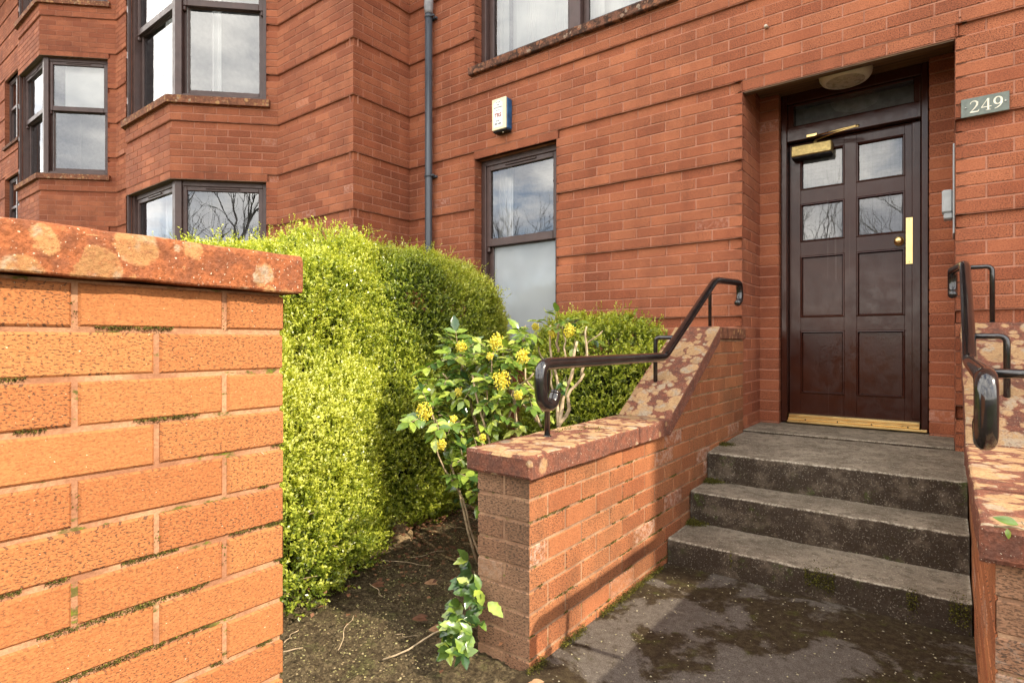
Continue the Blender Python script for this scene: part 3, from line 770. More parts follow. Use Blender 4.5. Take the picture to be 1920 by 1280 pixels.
def text_mesh(mb, s, size, cx, y, cz, m, bold=.0, ax='x', sx=1.0):
    cu = bpy.data.curves.new('t', 'FONT'); cu.body = s; cu.size = size; cu.align_x = 'CENTER'; cu.align_y = 'CENTER'; cu.offset = bold; cu.resolution_u = 3
    o = bpy.data.objects.new('t', cu); COL.objects.link(o)
    dg = bpy.context.evaluated_depsgraph_get(); dg.update(); me = bpy.data.meshes.new_from_object(o.evaluated_get(dg))
    mb.add([(cx+v.co.x*sx, y, cz+v.co.y) for v in me.vertices], [tuple(p.vertices) for p in me.polygons], m)
    bpy.data.objects.remove(o); bpy.data.meshes.remove(me); bpy.data.curves.remove(cu)
al = thing('alarm_box', 'cream and blue burglar alarm box with TRS lettering above the window', 'alarm box', (-3.10, 3.94, 1.83))
b = MB()
b.box(-3.178, -3.024, 3.93, 3.99, 1.835, 2.113, 1, .012); build('alarm_base', b, M['blue'], al) if False else None
b = MB(); b.box(-3.180, -3.022, 3.912, 3.989, 1.842, 2.114, 0, .010); build('blue_cover', b, M['blue'], al)
b = MB(); b.box(-3.180, -3.024, 3.898, 3.911, 1.842, 2.114, 0, .004); build('cream_front', b, M['cream'], al)
b = MB(); b.box(-3.176, -3.026, 3.905, 3.985, 1.826, 1.8415, 0, .006); build('sounder_base', b, M['black'], al)
b = MB(); b.lathe([(0, 1.818), (.006, 1.819), (.008, 1.827)], (-3.08, 3.93, 0), 'z', 12); build('indicator_light', b, M['whitel'], al)
b = MB(); b.face([(-3.160, 3.8972, 1.866), (-3.062, 3.8972, 1.866), (-3.062, 3.8972, 2.075), (-3.108, 3.8972, 2.100), (-3.160, 3.8972, 2.078)]); sticker = build('sticker', b, M['whitel'], al)
b = MB(); b2 = MB(); b3 = MB()
for s, sz, z, m_, bo in (('FIT UP', .019, 2.078, 1, .0004), ('AND', .017, 2.057, 1, .0003), ('MAINTAINED', .0165, 2.034, 1, .0004), ('24 H.R.S', .016, 2.010, 1, .0003), ('TRS', .047, 1.966, 0, .0016), ('0141', .022, 1.918, 1, .0006), ('876 1606', .021, 1.892, 1, .0007)):
    text_mesh(b if m_ == 0 else (b3 if s[0] in '08' else b2), s, sz, -3.111, 3.8964, z, 0, bo, sx=.9 if s != 'TRS' else .95)
build('red_lettering', b, M['red'], al); build('small_print', b2, M['ink'], al); build('phone_number', b3, M['ink'], al)

sg = thing('number_plate', 'grey green plate reading 249 screwed to the brick beside the door', 'sign', (.162, 3.975, 1.265))
b = MB(); b.box(.062, .263, 3.972, 3.986, 1.216, 1.316, 0, .002); build('plate', b, M['slate'], sg)
def stroke(mb, pts, ws, y, m=0):
    n = len(pts); L_, R_ = [], []
    for i in range(n):
        a = Vector(pts[max(i-1, 0)]); c = Vector(pts[min(i+1, n-1)]); t = (c-a).normalized(); nrm = Vector((-t.y, t.x))
        p = Vector(pts[i]); L_.append(p+nrm*ws[i]/2); R_.append(p-nrm*ws[i]/2)
    for i in range(n-1):
        mb.face([(q.x, y, q.y) for q in (L_[i], L_[i+1], R_[i+1], R_[i])], m)
b = MB(); hh = .062; z0 = 1.235; y = 3.9712
def dg(pts, ws, x0, yy): stroke(b, [(x0+p[0]*hh, z0+p[1]*hh) for p in pts], [w*hh for w in ws], yy)
x0 = .098
dg([(.06, .76), (.10, .90), (.24, .99), (.42, .97), (.54, .83), (.52, .62), (.38, .40), (.20, .20), (.05, .06)], [.05, .06, .07, .10, .15, .14, .09, .06, .05], x0, y)
dg([(.03, .05), (.30, .06), (.60, .04)], [.09, .12, .09], x0, y-.0002); dg([(.58, .04), (.66, .20)], [.07, .03], x0, y-.0004)
x0 = .147
dg([(.46, 1.0), (.02, .30)], [.05, .05], x0, y); dg([(0, .30), (.70, .30)], [.06, .06], x0, y-.0002); dg([(.48, 1.0), (.48, .02)], [.13, .13], x0, y-.0004); dg([(.32, .02), (.64, .02)], [.04, .04], x0, y-.0006)
x0 = .198
loop = [(.30+.24*math.cos(a), .68+.30*math.sin(a)) for a in [i*math.pi*2/20 for i in range(21)]]
dg(loop, [.07+.07*abs(math.cos(i*math.pi*2/20)) for i in range(21)], x0, y)
dg([(.54, .66), (.54, .44), (.44, .22), (.26, .08), (.08, .02)], [.13, .13, .10, .07, .04], x0, y-.0002)
build('digits', b, M['digit'], sg)
for x in (.082, .247):
    b = MB(); b.lathe([(0, -.005), (.0035, -.004), (.005, 0)], (x, 3.972, 1.266), 'y', 12); build('screw', b, M['steel'], sg)

kp = thing('entry_phone', 'pale grey entry phone unit on the right side wall of the door recess', 'intercom', (.03, 4.1, .70))
b = MB(); b.box(.028, .036, 4.02, 4.26, .60, 1.10, 0, .002); build('back_plate', b, M['greyp'], kp)
b = MB(); b.box(-.022, .0275, 4.10, 4.20, .735, .865, 0, .008); b.box(-.014, .0275, 4.105, 4.195, .70, .734, 0, .006); build('handset_housing', b, M['greyp'], kp)

st = MB(); st.tube([(-.936, 3.995, 2.05), (-.936, 3.955, 2.045)], .011, 12, cap=True)
build('overflow_pipe', st, M['copper'], None, (-.936, 3.97, 2.05), label='short stub of overflow pipe sticking out of the brickwork above the door', cat='pipe')

dp = thing('drainpipe', 'grey plastic drainpipe running down the brick wall beside the window', 'drainpipe', (-3.99, 3.93, -1.07))
b = MB(); b.tube([(-3.99, 3.925, -1.07), (-3.99, 3.925, 3.18)], .036, 20); b.tube([(-3.99, 3.925, 3.18), (-3.99, 3.925, 5.2)], .036, 20); build('pipe', b, M['pipe'], dp)
b = MB(); b.tube([(-3.99, 3.925, 3.16), (-3.99, 3.925, 3.19), (-3.99, 3.925, 3.22), (-3.99, 3.925, 3.27), (-3.99, 3.925, 3.30)], [.038, .041, .045, .045, .043], 20); build('socket', b, M['pipe2'], dp)
for z in (3.12, 1.585):
    b = MB(); b.tube([(-3.99, 3.925, z), (-3.99, 3.925, z+.022)], .0405, 20); b.box(-4.05, -3.93, 3.962, 3.989, z, z+.022, 0, .003)
    b.box(-3.948, -3.918, 3.915, 3.935, z+.002, z+.02, 0, .002); build('bracket', b, M['pipe'], dp)

# ------------------------------------------------------------------ stair walls with coping and rails
G = -1.075
def coping(mb, x0, x1, prof, th_, bev=.006, ends=True, segn=5):
    """prof: list of (y, top h); solid strip of thickness th_ between x0 and x1"""
    for (p, q) in zip(prof[:-1], prof[1:]):
        def F(x, y, z): 
            t = (y-p[0])/(q[0]-p[0]); return (x, y, z+p[1]*(1-t)+q[1]*t)
        mb.box(x0, x1, p[0]+.0015, q[0]-.0015, -th_, 0, 0, bev, F)
def rough(mb, amp=.002, seed=3):
    from mathutils import noise as ns
    for i, v in enumerate(mb.v):
        w = Vector(v); n = ns.noise_vector(w*19+Vector((seed, 0, 0)))
        mb.v[i] = (v[0]+n.x*amp, v[1]+n.y*amp, v[2]+n.z*amp)
def subdiv_strip(mb, x0, x1, prof, th_, bev=.008, step=.03):
    """rounded stone strip made of cross sections so that edges can be worn"""
    from mathutils import noise as ns
    ys = []
    for (p, q) in zip(prof[:-1], prof[1:]):
        n = max(2, int(abs(q[0]-p[0])/step)); 
        for i in range(n): t = i/n; ys.append((p[0]*(1-t)+q[0]*t, p[1]*(1-t)+q[1]*t))
    ys.append(prof[-1])
    sec = []
    W = x1-x0
    def ring(y, h, shrink=0):
        b = bev; pts = []; c_ = .0025
        nx = 8; sh = shrink
        for i in range(nx+1): pts.append((x0+c_+sh+(W-2*c_-2*sh)*i/nx, -th_+sh))
        for i in range(4): pts.append((x1-sh, -th_+c_+sh+(th_-b-c_-sh)*i/3))
        pts.append((x1-sh-b*.3, -b*.3-sh))
        for i in range(nx+1): pts.append((x1-b-sh-(W-2*b-2*sh)*i/nx, -sh))
        pts.append((x0+sh+b*.3, -b*.3-sh))
        for i in range(4): pts.append((x0+sh, -b-(th_-b-c_-sh)*i/3))
        out = []
        for (x, z) in pts:
            w = Vector((x, y, h+z)); n1 = ns.noise_vector(w*9); n2 = ns.noise_vector(w*45)
            out.append((x+n1.x*.003+n2.x*.0016, y+n1.y*.002, h+z+n1.z*.003+n2.z*.0016))
        return out
    rings = [ring(ys[0][0], ys[0][1], .009)]
    rings += [ring(ys[0][0]+.009*0+.006, ys[0][1], 0)] + [ring(y, h) for y, h in ys[1:-1]] + [ring(ys[-1][0]-.006, ys[-1][1], 0), ring(ys[-1][0], ys[-1][1], .009)]
    n = len(rings[0]); V = [p for r_ in rings for p in r_]; Fc = []
    for i in range(len(rings)-1):
        for k in range(n):
            k2 = (k+1) % n; Fc.append((i*n+k, (i+1)*n+k, (i+1)*n+k2, i*n+k2))
    Fc.append(tuple(range(n))); Fc.append(tuple((len(rings)-1)*n+k for k in range(n-1, -1, -1)))
    mb.add(V, Fc, 0, smooth=False)
YF, YC, YT, YE = 1.524, 2.644, 3.415, 3.988
HL, HT, TH = -.370, .088, .074
def stair_wall(xin, xout, sgn, label, moss_side):
    """xin: face towards the path; xout: outer face"""
    t = thing('stair_wall', label, 'wall', ((xin+xout)/2, 2.6, G))
    w = MB()
    def htop(y): return (HL if y < YC else HL+(HT-HL)*(min(y, YT)-YC)/(YT-YC))-TH
    hb = -.517+.0755*0
    base = -.517   # first joint below coping
    # lay full wall in courses then clip the ramp by course ends
    xs0, xs1 = (xout, xin) if sgn > 0 else (xout, xin)
    def courses(path, seg_y=None, phase=0):
        pass
    k = 0
    h = HL-TH
    # lower part: all courses up to lower coping
    low_top = HL-TH-.002
    if sgn < 0:      # left wall: inner face looks +x, path goes along +y on that face, outward to the right
        pl = [(xout, 3.99), (xout, YF), (xin, YF), (xin, 3.99)]
    else:
        pl = [(xin, 3.99), (xin, YF), (xout, YF), (xout, 3.99)]
    lay(w, pl, G-.03, low_top, groove=False, hbase=low_top-CH*20, mort=.0034, bevel=.0028, jitter=.0012, phase={0: 1, 1: 0, 2: 1}, deep=.05, segm={1: 2})
    # upper part below the ramp
    z = low_top; kk = 20
    while z < HT-TH-.004:
        zt = min(z+CH, HT-TH-.002)
        # y where the coping underside reaches the middle of this course
        ym = YC+((z+.02)+TH-HL)/(HT-HL)*(YT-YC)
        ym = min(ym, YT)
        for (xf, dirn) in ((xin, 1), (xout, -1)):
            if (sgn < 0) == (dirn > 0): path = [(xf, ym), (xf, 3.99)]
            else: path = [(xf, 3.99), (xf, ym)]
            lay(w, path, z, zt, groove=False, hbase=low_top-CH*20, mort=.0034, bevel=.0028, jitter=.0012, phase={0: kk % 2}, deep=.05)
        w.box(min(xin, xout)+.045, max(xin, xout)-.045, ym, 3.99, z, zt, 1)
        # small end closing
        w.face([(xin, ym, z), (xout, ym, z), (xout, ym, zt), (xin, ym, zt)], 1)
        z += CH; kk += 1
    # mortar wedge under the ramp slab
    xa, xb = min(xin, xout)+.006, max(xin, xout)-.006
    w.add([(xa, YC-.05, low_top-.01), (xb, YC-.05, low_top-.01), (xa, YC, HL-TH+.001), (xb, YC, HL-TH+.001), (xa, YT, HT-TH+.001), (xb, YT, HT-TH+.001), (xa, YT+.05, low_top-.01), (xb, YT+.05, low_top-.01)],
          [(0, 2, 4, 6), (1, 7, 5, 3), (2, 3, 5, 4), (0, 1, 3, 2)], 1)
    build('wall', w, [M['ramp_brick'], M['ramp_mort'], M['weather']], t)
    ca, cb = (min(xin, xout)-.028, max(xin, xout)+.030)
    c = MB(); subdiv_strip(c, ca, cb, [(YF-.034, HL), (2.30, HL)], TH); build('coping_stone', c, M['cop'], t)
    c = MB(); subdiv_strip(c, ca, cb, [(2.306, HL), (YC, HL)], TH); build('coping_stone', c, M['cop'], t)
    c = MB(); subdiv_strip(c, ca, cb, [(YC+.002, HL+.002), (YT, HT)], TH*1.12); build('ramp_coping_stone', c, M['cop'], t)
    c = MB(); subdiv_strip(c, ca+.012, cb-.012, [(YT+.004, HT-.002), (YE, HT-.002)], TH*.95); build('top_coping_stone', c, M['sill2'], t)
    return t
def railing(xr, xp, label):
    t = thing('handrail', label, 'handrail', (xp, 2.7, HL))
    P = [(xr, 1.735, -.196), (xr, 1.715, -.212), (xr, 1.690, -.2165), (xr, 1.665, -.210), (xr, 1.650, -.190), (xr, 1.645, -.150), (xr, 1.652, -.112), (xr, 1.672, -.088), (xr, 1.705, -.080)]
    P = [(xr, 1.740, -.190), (xr, 1.722, -.2185), (xr, 1.690, -.226), (xr, 1.657, -.205), (xr, 1.645, -.150), (xr, 1.647, -.108), (xr, 1.668, -.084), (xr, 1.705, -.079)]
    def cr(P, n=5):
        Q = [Vector(p) for p in P]; Q = [Q[0]*2-Q[1]]+Q+[Q[-1]*2-Q[-2]]; out = []
        for i in range(1, len(Q)-2):
            for k in range(n):
                s = k/n; out.append(.5*((2*Q[i])+(-Q[i-1]+Q[i+1])*s+(2*Q[i-1]-5*Q[i]+4*Q[i+1]-Q[i+2])*s*s+(-Q[i-1]+3*Q[i]-3*Q[i+1]+Q[i+2])*s**3))
        out.append(Q[-2]); return out
    curl = cr(P)
    e_ = .026 if xr < 0 else -.040
    mid = fillet([curl[-1], (xr, 2.737, -.077), (xr, 3.535, .374), (xr+e_, 3.885, .388)], [0, .035, .06, 0], 5)
    top = cr([(xr+e_, 3.885, .388), (xr+e_*1.1, 3.925, .380), (xr+e_*1.1, 3.946, .350), (xr+e_*1.1, 3.950, .305), (xr+e_*1.1, 3.938, .268), (xr+e_*1.1, 3.905, .254)])
    b = MB(); pts = curl+mid[1:-1]+top; b.tube(pts, .0222, 16)
    # rounded end caps
    for e, d_ in ((pts[0], pts[0]-pts[1]), (pts[-1], pts[-1]-pts[-2])):
        d_ = d_.normalized(); b.tube([e, e+d_*.008, e+d_*.014, e+d_*.017], [.0222, .0205, .014, .003], 16)
    build('rail', b, M['rail'], t)
    for (y, h0_, h1_) in ((1.867, HL-.01, -.079), (2.912, -.31, .021), (3.800, .08, .383)):
        b = MB(); b.tube(fillet([(xp, y, h0_), (xp, y, h1_), (xr, y, h1_)], [0, .028, 0], 6), .0115, 12)
        b.lathe([(.0, 0), (.017, 0), (.017, .003), (.0115, .005)], (xp, y, (HL if y < 2 else (-.304 if y < 3 else HT))), 'z', 14)
        build('post', b, M['rail'], t)
    return t
left_wall = stair_wall(-1.085, -1.305, -1, 'brick stair wall with lichen covered coping on the left of the steps', 0)
right_wall = stair_wall(.080, .300, 1, 'brick stair wall with lichen covered coping on the right of the steps', 0)
railing(-1.125, -1.244, 'black tubular handrail bolted to the left stair wall beside the shrubs')
railing(.070, .185, 'black tubular handrail with a large rounded end on the right stair wall')
# twig lying on the right coping
# ------------------------------------------------------------------ near garden wall
gw = thing('garden_wall', 'sunlit orange brick garden wall end with thick stone coping in the foreground', 'wall', (-1.15, 0, G))
w = MB(); lt = .093
GX = -1.0436; GY = .6265; GS = GY-.225*15
lay(w, [(GX, GS), (GX, GY), (GX-.215, GY), (GX-.215, GS)], G-.03, lt, groove=False, hbase=lt-CH*20, mort=.0042, bevel=.0034, jitter=.0012,
    phase={0: 0, 1: 1, 2: 0}, deep=.05)
w.box(GX-.165, GX-.05, GS, GY-.05, G-.03, lt-.002, 1)
build('wall', w, [M['gar'], M['gar_mort']], gw)
c = MB(); subdiv_strip(c, GX-.245, GX+.031, [(GS, .169), (-.02, .169)], .074, .011, .025); build('coping_stone', c, M['cop2'], gw)
c = MB(); subdiv_strip(c, GX-.245, GX+.031, [(-.016, .169), (GY+.030, .169)], .074, .011, .025); build('coping_stone', c, M['cop2'], gw)

# ------------------------------------------------------------------ numpy leaf clouds
def unit(a): return a/np.maximum(np.linalg.norm(a, axis=-1, keepdims=True), 1e-9)
def rnd3(n): return unit(RNG.normal(size=(n, 3)))
def quads(name, V, cval, m, parent=None, origin=(0, 0, 0), **kw):
    """V (N,4,3) in relative-h world coordinates"""
    N_ = len(V); off = wloc(parent) if parent is not None else Vector((origin[0], origin[1], origin[2]+H0))
    V = V.reshape(-1, 3).copy(); V[:, 2] += H0; V -= np.array(off)
    me = bpy.data.meshes.new(name); me.vertices.add(N_*4); me.vertices.foreach_set('co', V.astype(np.float32).ravel())
    me.loops.add(N_*4); me.loops.foreach_set('vertex_index', np.arange(N_*4, dtype=np.int32))
    me.polygons.add(N_); me.polygons.foreach_set('loop_start', np.arange(0, N_*4, 4, dtype=np.int32))
    try: me.polygons.foreach_set('loop_total', np.full(N_, 4, dtype=np.int32))
    except Exception: pass
    ca = me.color_attributes.new('rnd', 'FLOAT_COLOR', 'CORNER')
    cc = np.ones((N_, 4, 4), dtype=np.float32); cc[:, :, 0] = cval[:, None]; ca.data.foreach_set('color', cc.ravel())
    me.update(calc_edges=True); me.validate()
    o = finish(name, me, [m], parent, off); tag(o, **kw); return o
def leaves_at(p, ax, nrm, L, Wd, curl=.15):
    side = unit(np.cross(ax, nrm)); nn = unit(np.cross(side, ax))
    L = L[:, None]; Wd = Wd[:, None]
    a = p; b = p+ax*L*.45+side*Wd*.5+nn*L*curl; c = p+ax*L; d = p+ax*L*.45-side*Wd*.5+nn*L*curl
    return np.stack([a, b, c, d], 1)
class NP3:          # cheap value noise
    def __init__(s, seed): s.r = np.random.default_rng(seed); s.k = s.r.normal(size=(10, 3)); s.k = s.k/np.linalg.norm(s.k, axis=1, keepdims=True)*s.r.uniform(.6, 1.6, (10, 1)); s.ph = s.r.uniform(0, 6.28, 10)
    def __call__(s, p, f): return np.sin(p@(s.k.T)*f+s.ph).mean(1)*1.6
def shrub(parent, blobs, n_sprig, leaves, m, seed, size=.016, core=True, lump=.07, cut=None, tips=.03):
    nz = NP3(seed); P = []
    def sdf(p):
        d = np.full(len(p), 9.)
        for (cx, cy, z0, z1, rx, ry, pw) in blobs:
            zc = (z0+z1)/2; hz = (z1-z0)/2
            q = (np.abs((p[:, 0]-cx)/rx)**2+np.abs((p[:, 1]-cy)/ry)**2)**(pw/2)+np.abs((p[:, 2]-zc)/hz)**pw
            d = np.minimum(d, (q**(1/pw)-1)*min(rx, ry, hz))
        return d+nz(p, 4.)*lump+nz(p, 11.)*lump*.45+nz(p, 26)*lump*.25
    def grad(p):
        e = .01; g = np.zeros_like(p)
        for i in range(3):
            dp = np.zeros(3); dp[i] = e; g[:, i] = (sdf(p+dp)-sdf(p-dp))/(2*e)
        return g
    lo = np.array([min(b[0]-b[4] for b in blobs)-.1, min(b[1]-b[5] for b in blobs)-.1, min(b[2] for b in blobs)-.1])
    hi = np.array([max(b[0]+b[4] for b in blobs)+.1, max(b[1]+b[5] for b in blobs)+.1, max(b[3] for b in blobs)+.1])
    got = 0
    while got < n_sprig:
        p = RNG.uniform(lo, hi, (200000, 3)); d = sdf(p); p = p[np.abs(d) < .06]
        for _ in range(3):
            g = grad(p); d = sdf(p); p = p-g*(d/np.maximum((g*g).sum(1), .05))[:, None]
        n = unit(grad(p)); vis = (unit(-p)*n).sum(1)
        keep = (RNG.uniform(size=len(p)) < np.where(vis > -.15, 1, .22)) & (p[:, 2] > G+.02)
        if cut is not None: keep &= cut(p)
        p = p[keep]; P.append(p); got += len(p)
    p = np.concatenate(P)[:n_sprig]; n = unit(grad(p))
    bald = nz(p, 7.5)
    depth = RNG.uniform(0, 1, len(p))**1.6*.13
    p = p-n*depth[:, None]
    d = unit(n*.55+np.array([0, 0, .55])+rnd3(len(p))*.55)
    ln = RNG.uniform(.035, .075, len(p)); lg = RNG.uniform(size=len(p)) < .03; ln[lg] += .05; p[lg] += d[lg]*.04
    hole = (bald > .50) & (RNG.uniform(size=len(p)) < .75); p[hole] -= n[hole]*.07
    P_, A_, Nn, Cc = [], [], [], []
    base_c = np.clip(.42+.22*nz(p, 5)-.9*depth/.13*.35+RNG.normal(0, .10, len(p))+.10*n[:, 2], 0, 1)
    for j in range(leaves):
        t = (j+.6)/leaves; a = j*2.4+RNG.uniform(0, 6.28, len(p))
        s1 = unit(np.cross(d, np.array([.31, .77, .2]))); s2 = np.cross(d, s1)
        out = s1*np.cos(a)[:, None]+s2*np.sin(a)[:, None]
        q = p+d*(ln*t)[:, None]
        P_.append(q); ax = unit(out*.9+d*.75+rnd3(len(p))*.25); A_.append(ax); Nn.append(unit(d-out*.5+rnd3(len(p))*.5)); Cc.append(np.clip(base_c+(t-.5)*.45, 0, 1))
    P_ = np.concatenate(P_); A_ = np.concatenate(A_); Nn = np.concatenate(Nn); Cc = np.concatenate(Cc)
    N_ = len(P_); L = RNG.uniform(.75, 1.25, N_)*size
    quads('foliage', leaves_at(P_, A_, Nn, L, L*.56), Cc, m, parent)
    sel = RNG.choice(len(p), 260, replace=False); tb_ = MB()
    for q_ in sel:
        a_ = Vector(p[q_]-n[q_]*.10); e_ = Vector(p[q_]+d[q_]*RNG.uniform(.0, .05)); tb_.tube([a_, a_.lerp(e_, .5)+Vector((.008, -.006, .004)), e_], [.003, .0022, .0012], 4)
    build('twigs', tb_, M['twig'], parent, kind='stuff')
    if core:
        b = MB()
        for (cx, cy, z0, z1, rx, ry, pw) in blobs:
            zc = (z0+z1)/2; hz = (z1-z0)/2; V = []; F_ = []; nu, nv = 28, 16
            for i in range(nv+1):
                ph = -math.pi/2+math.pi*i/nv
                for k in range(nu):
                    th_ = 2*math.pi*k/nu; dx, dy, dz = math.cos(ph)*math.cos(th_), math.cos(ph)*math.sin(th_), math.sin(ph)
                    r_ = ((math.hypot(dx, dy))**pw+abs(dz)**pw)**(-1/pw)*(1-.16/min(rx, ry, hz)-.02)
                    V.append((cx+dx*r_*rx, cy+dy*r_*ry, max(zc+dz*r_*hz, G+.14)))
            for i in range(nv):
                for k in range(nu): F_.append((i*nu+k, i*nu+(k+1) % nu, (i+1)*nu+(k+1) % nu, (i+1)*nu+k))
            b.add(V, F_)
        build('shade_core', b, M['hedge_core'], parent)  # dark solid core standing in for the shade inside the shrub

def wiggle(p, q, n=8, amp=.03, seed=0):
    rr = random.Random(seed); p, q = Vector(p), Vector(q); out = []
    ph = [rr.uniform(0, 6.28) for _ in range(6)]
    for i in range(n+1):
        t = i/n; w = math.sin(t*math.pi)
        out.append(p.lerp(q, t)+Vector((math.sin(t*5+ph[0])+.5*math.sin(t*11+ph[1]), math.sin(t*6+ph[2])+.5*math.sin(t*13+ph[3]), .6*math.sin(t*7+ph[4])))*amp*w)
    return out
hA = thing('hedge_shrub', 'tall bright yellow green clipped shrub in full sun behind the garden wall', 'shrub', (-3.05, 1.4, G))
shrub(hA, [(-2.76-.48*t, 1.38+.76*t, G-.9, .06+.45*t**.6, .68-.13*t, .69-.13*t, 3.6+t) for t in (0, .17, .34, .5, .67, .84, 1)], 56000, 11, M['hedge'], 5, size=.0142, lump=.095)
tb = MB()
for i, (x, y, x2, y2, z2, r) in enumerate(((-2.42, 1.75, -2.6, 1.6, -.7, .035), (-2.52, 2.02, -2.75, 1.8, -.6, .04), (-2.3, 1.5, -2.5, 1.4, -.7, .03), (-2.62, 2.2, -2.85, 2.0, -.6, .035))):
    pts = wiggle((x, y, G-.02), (x2, y2, z2), 8, .03, i); tb.tube(pts, [r*(1.5-.09*k) for k in range(9)], 8)
build('stem', tb, M['bark'], hA)
hB = thing('hedge_shrub', 'darker rounded clipped shrub between the bright shrub and the window', 'shrub', (-3.3, 2.8, G))
shrub(hB, [(-3.26, 2.87, G-.9, .50, .84, .78, 5), (-3.35, 2.60, G-.9, .47, .72, .60, 5), (-3.05, 2.55, G-.9, .15, .62, .55, 4), (-2.90, 2.40, G-.9, -.25, .52, .45, 3)], 50000, 10, M['hedge'], 11, size=.014, lump=.10, cut=lambda p: (p[:, 1] < 3.7))
tb = MB()
def gnarl(mb, pts, r, k=5, seed=1):
    rr = random.Random(seed)
    for j in range(k):
        a = j*6.28/k; o = Vector((math.cos(a), math.sin(a), .3))*r*.55
        mb.tube([p+o+Vector((rr.uniform(-1, 1), rr.uniform(-1, 1), rr.uniform(-1, 1)))*r*.12 for p in pts], [r*.62*(1.25-.5*i/len(pts)) for i in range(len(pts))], 7)
gnarl(tb, wiggle((-2.34, 2.10, G-.02), (-2.58, 2.36, G+.10), 6, .02, 4), .045, 5, 2)
gnarl(tb, wiggle((-2.55, 1.98, G-.02), (-2.75, 2.2, G+.2), 6, .02, 5), .04, 4, 3)
gnarl(tb, wiggle((-2.46, 2.66, G+.05), (-2.95, 2.85, G+.14), 6, .02, 6), .035, 4, 4)
for i, (p, q, r) in enumerate((((-2.40, 2.66, G+.06), (-1.95, 2.60, G+.01), .014), ((-2.35, 2.2, G+.02), (-1.75, 1.98, G+.005), .008), ((-2.3, 2.25, G+.02), (-1.9, 2.3, G+.005), .007), ((-2.05, 2.35, G+.02), (-1.62, 2.15, G+.01), .010),
        ((-2.5, 2.6, G+.2), (-2.35, 2.5, G+.35), .006), ((-2.5, 2.5, G+.1), (-2.2, 2.45, G+.3), .005), ((-2.6, 2.7, G+.15), (-2.3, 2.65, G+.42), .006), ((-2.55, 2.4, G+.1), (-2.4, 2.3, G+.4), .005))):
    tb.tube(wiggle(p, q, 9, .025, i+20), [r*(1.2-.07*k) for k in range(10)], 6)
build('stem', tb, M['bark'], hB)
hC = thing('hedge_shrub', 'low green clipped shrub against the brick wall behind the sloping coping', 'shrub', (-1.9, 3.5, G))
shrub(hC, [(-1.86, 3.50, G-.2, .165, .62, .44, 2.8)], 13000, 10, M['hedge_b'], 17)

# ------------------------------------------------------------------ mahonia with yellow flowers
def leaflet(mb, base, ax, up, L, c, spiny=True, m=0):
    ax = ax.normalized(); side = ax.cross(up).normalized(); nn = side.cross(ax)
    n = 8; prof = [0, .50, .85, 1.0, .98, .88, .66, .36, 0]; V = []; Fc = []
    W_ = L*.235
    for i in range(n+1):
        t = i/n; mid = base+ax*(L*t)+nn*(-.18*L*t*t)
        w_ = W_*prof[i]; sp = (1.22 if (i % 2 == 1 and spiny and 0 < i < n) else 1.0)
        V += [mid-side*w_*sp+nn*w_*.28, mid, mid+side*w_*sp+nn*w_*.28]
    for i in range(n):
        a = i*3; Fc += [(a, a+1, a+4, a+3), (a+1, a+2, a+5, a+4)]
    mb.add(V, Fc, m, c, smooth=True)
def pinnate(mb, base, ax, up, n, L, rr, twig=None):
    ax = ax.normalized(); Lr = n*L*.48; side = ax.cross(up).normalized()
    pts = [base+ax*Lr*t+up*(-.25*Lr*t*t) for t in (0, .25, .5, .75, 1)]
    if twig is not None: twig.tube(pts, .0014, 4)
    c = lambda: (min(1, max(0, rr.gauss(.38, .25))), rr.random(), 0)
    for i in range(n):
        t = (i+.6)/n; q = base+ax*Lr*t+up*(-.25*Lr*t*t)
        for s_ in (-1, 1):
            leaflet(mb, q, (ax*.45+side*s_+Vector((rr.uniform(-.2, .2), rr.uniform(-.2, .2), rr.uniform(-.35, .15)))), (up+Vector((rr.uniform(-.4, .4), rr.uniform(-.4, .4), 0))), L*rr.uniform(.8, 1.1), c())
    leaflet(mb, pts[-1], ax+Vector((0, 0, -.1)), up, L*1.1, c())
def blossom(name, p, r, parent, rr, n=70):
    b = MB()
    for i in range(n):
        t = rr.random(); d = Vector((rr.gauss(0, 1), rr.gauss(0, 1), rr.gauss(0, 1))).normalized()
        q = Vector(p)+Vector((d.x*r, d.y*r, d.z*r*1.15))*rr.uniform(.35, 1.15); s_ = rr.uniform(.003, .0055)
        V = [q+Vector(v)*s_ for v in ((1, 0, 0), (-1, 0, 0), (0, 1, 0), (0, -1, 0), (0, 0, 1), (0, 0, -1))]
        b.add(V, [(0, 2, 4), (2, 1, 4), (1, 3, 4), (3, 0, 4), (2, 0, 5), (1, 2, 5), (3, 1, 5), (0, 3, 5)], 0, (rr.random(), 0, 0), True)
    build(name, b, M['flower'], parent)
def mahonia(t, stems, rr, leafy):
    tw = MB(); lf = MB(); lc = MB()
    for i, (p, q, r) in enumerate(stems):
        pts = wiggle(p, q, 9, .016, 100+i); tw.tube(pts, [r*(1.15-.055*k) for k in range(10)], 7)
    for (c, rad, n, L) in leafy:
        c = Vector(c)
        for i in range(int(n*.95)):
            d = Vector((rr.gauss(0, 1), rr.gauss(0, 1), rr.gauss(.25, .8))).normalized()
            base = c+d*rad*1.1*rr.uniform(.15, .75); ax = (d+Vector((0, 0, -.15))+Vector((rr.uniform(-.4, .4),)*3)).normalized()
            up = (Vector((.25, -.25, 1))+Vector((rr.uniform(-.4, .4), rr.uniform(-.4, .4), 0))).normalized()
            pinnate(lf, base, ax, up, rr.choice((1, 2, 2, 3)), L*1.38*rr.uniform(.75, 1.2), rr, tw)
    build('stem', tw, M['twig'], t); build('foliage', lf, M['mah'], t)
rr = random.Random(31)
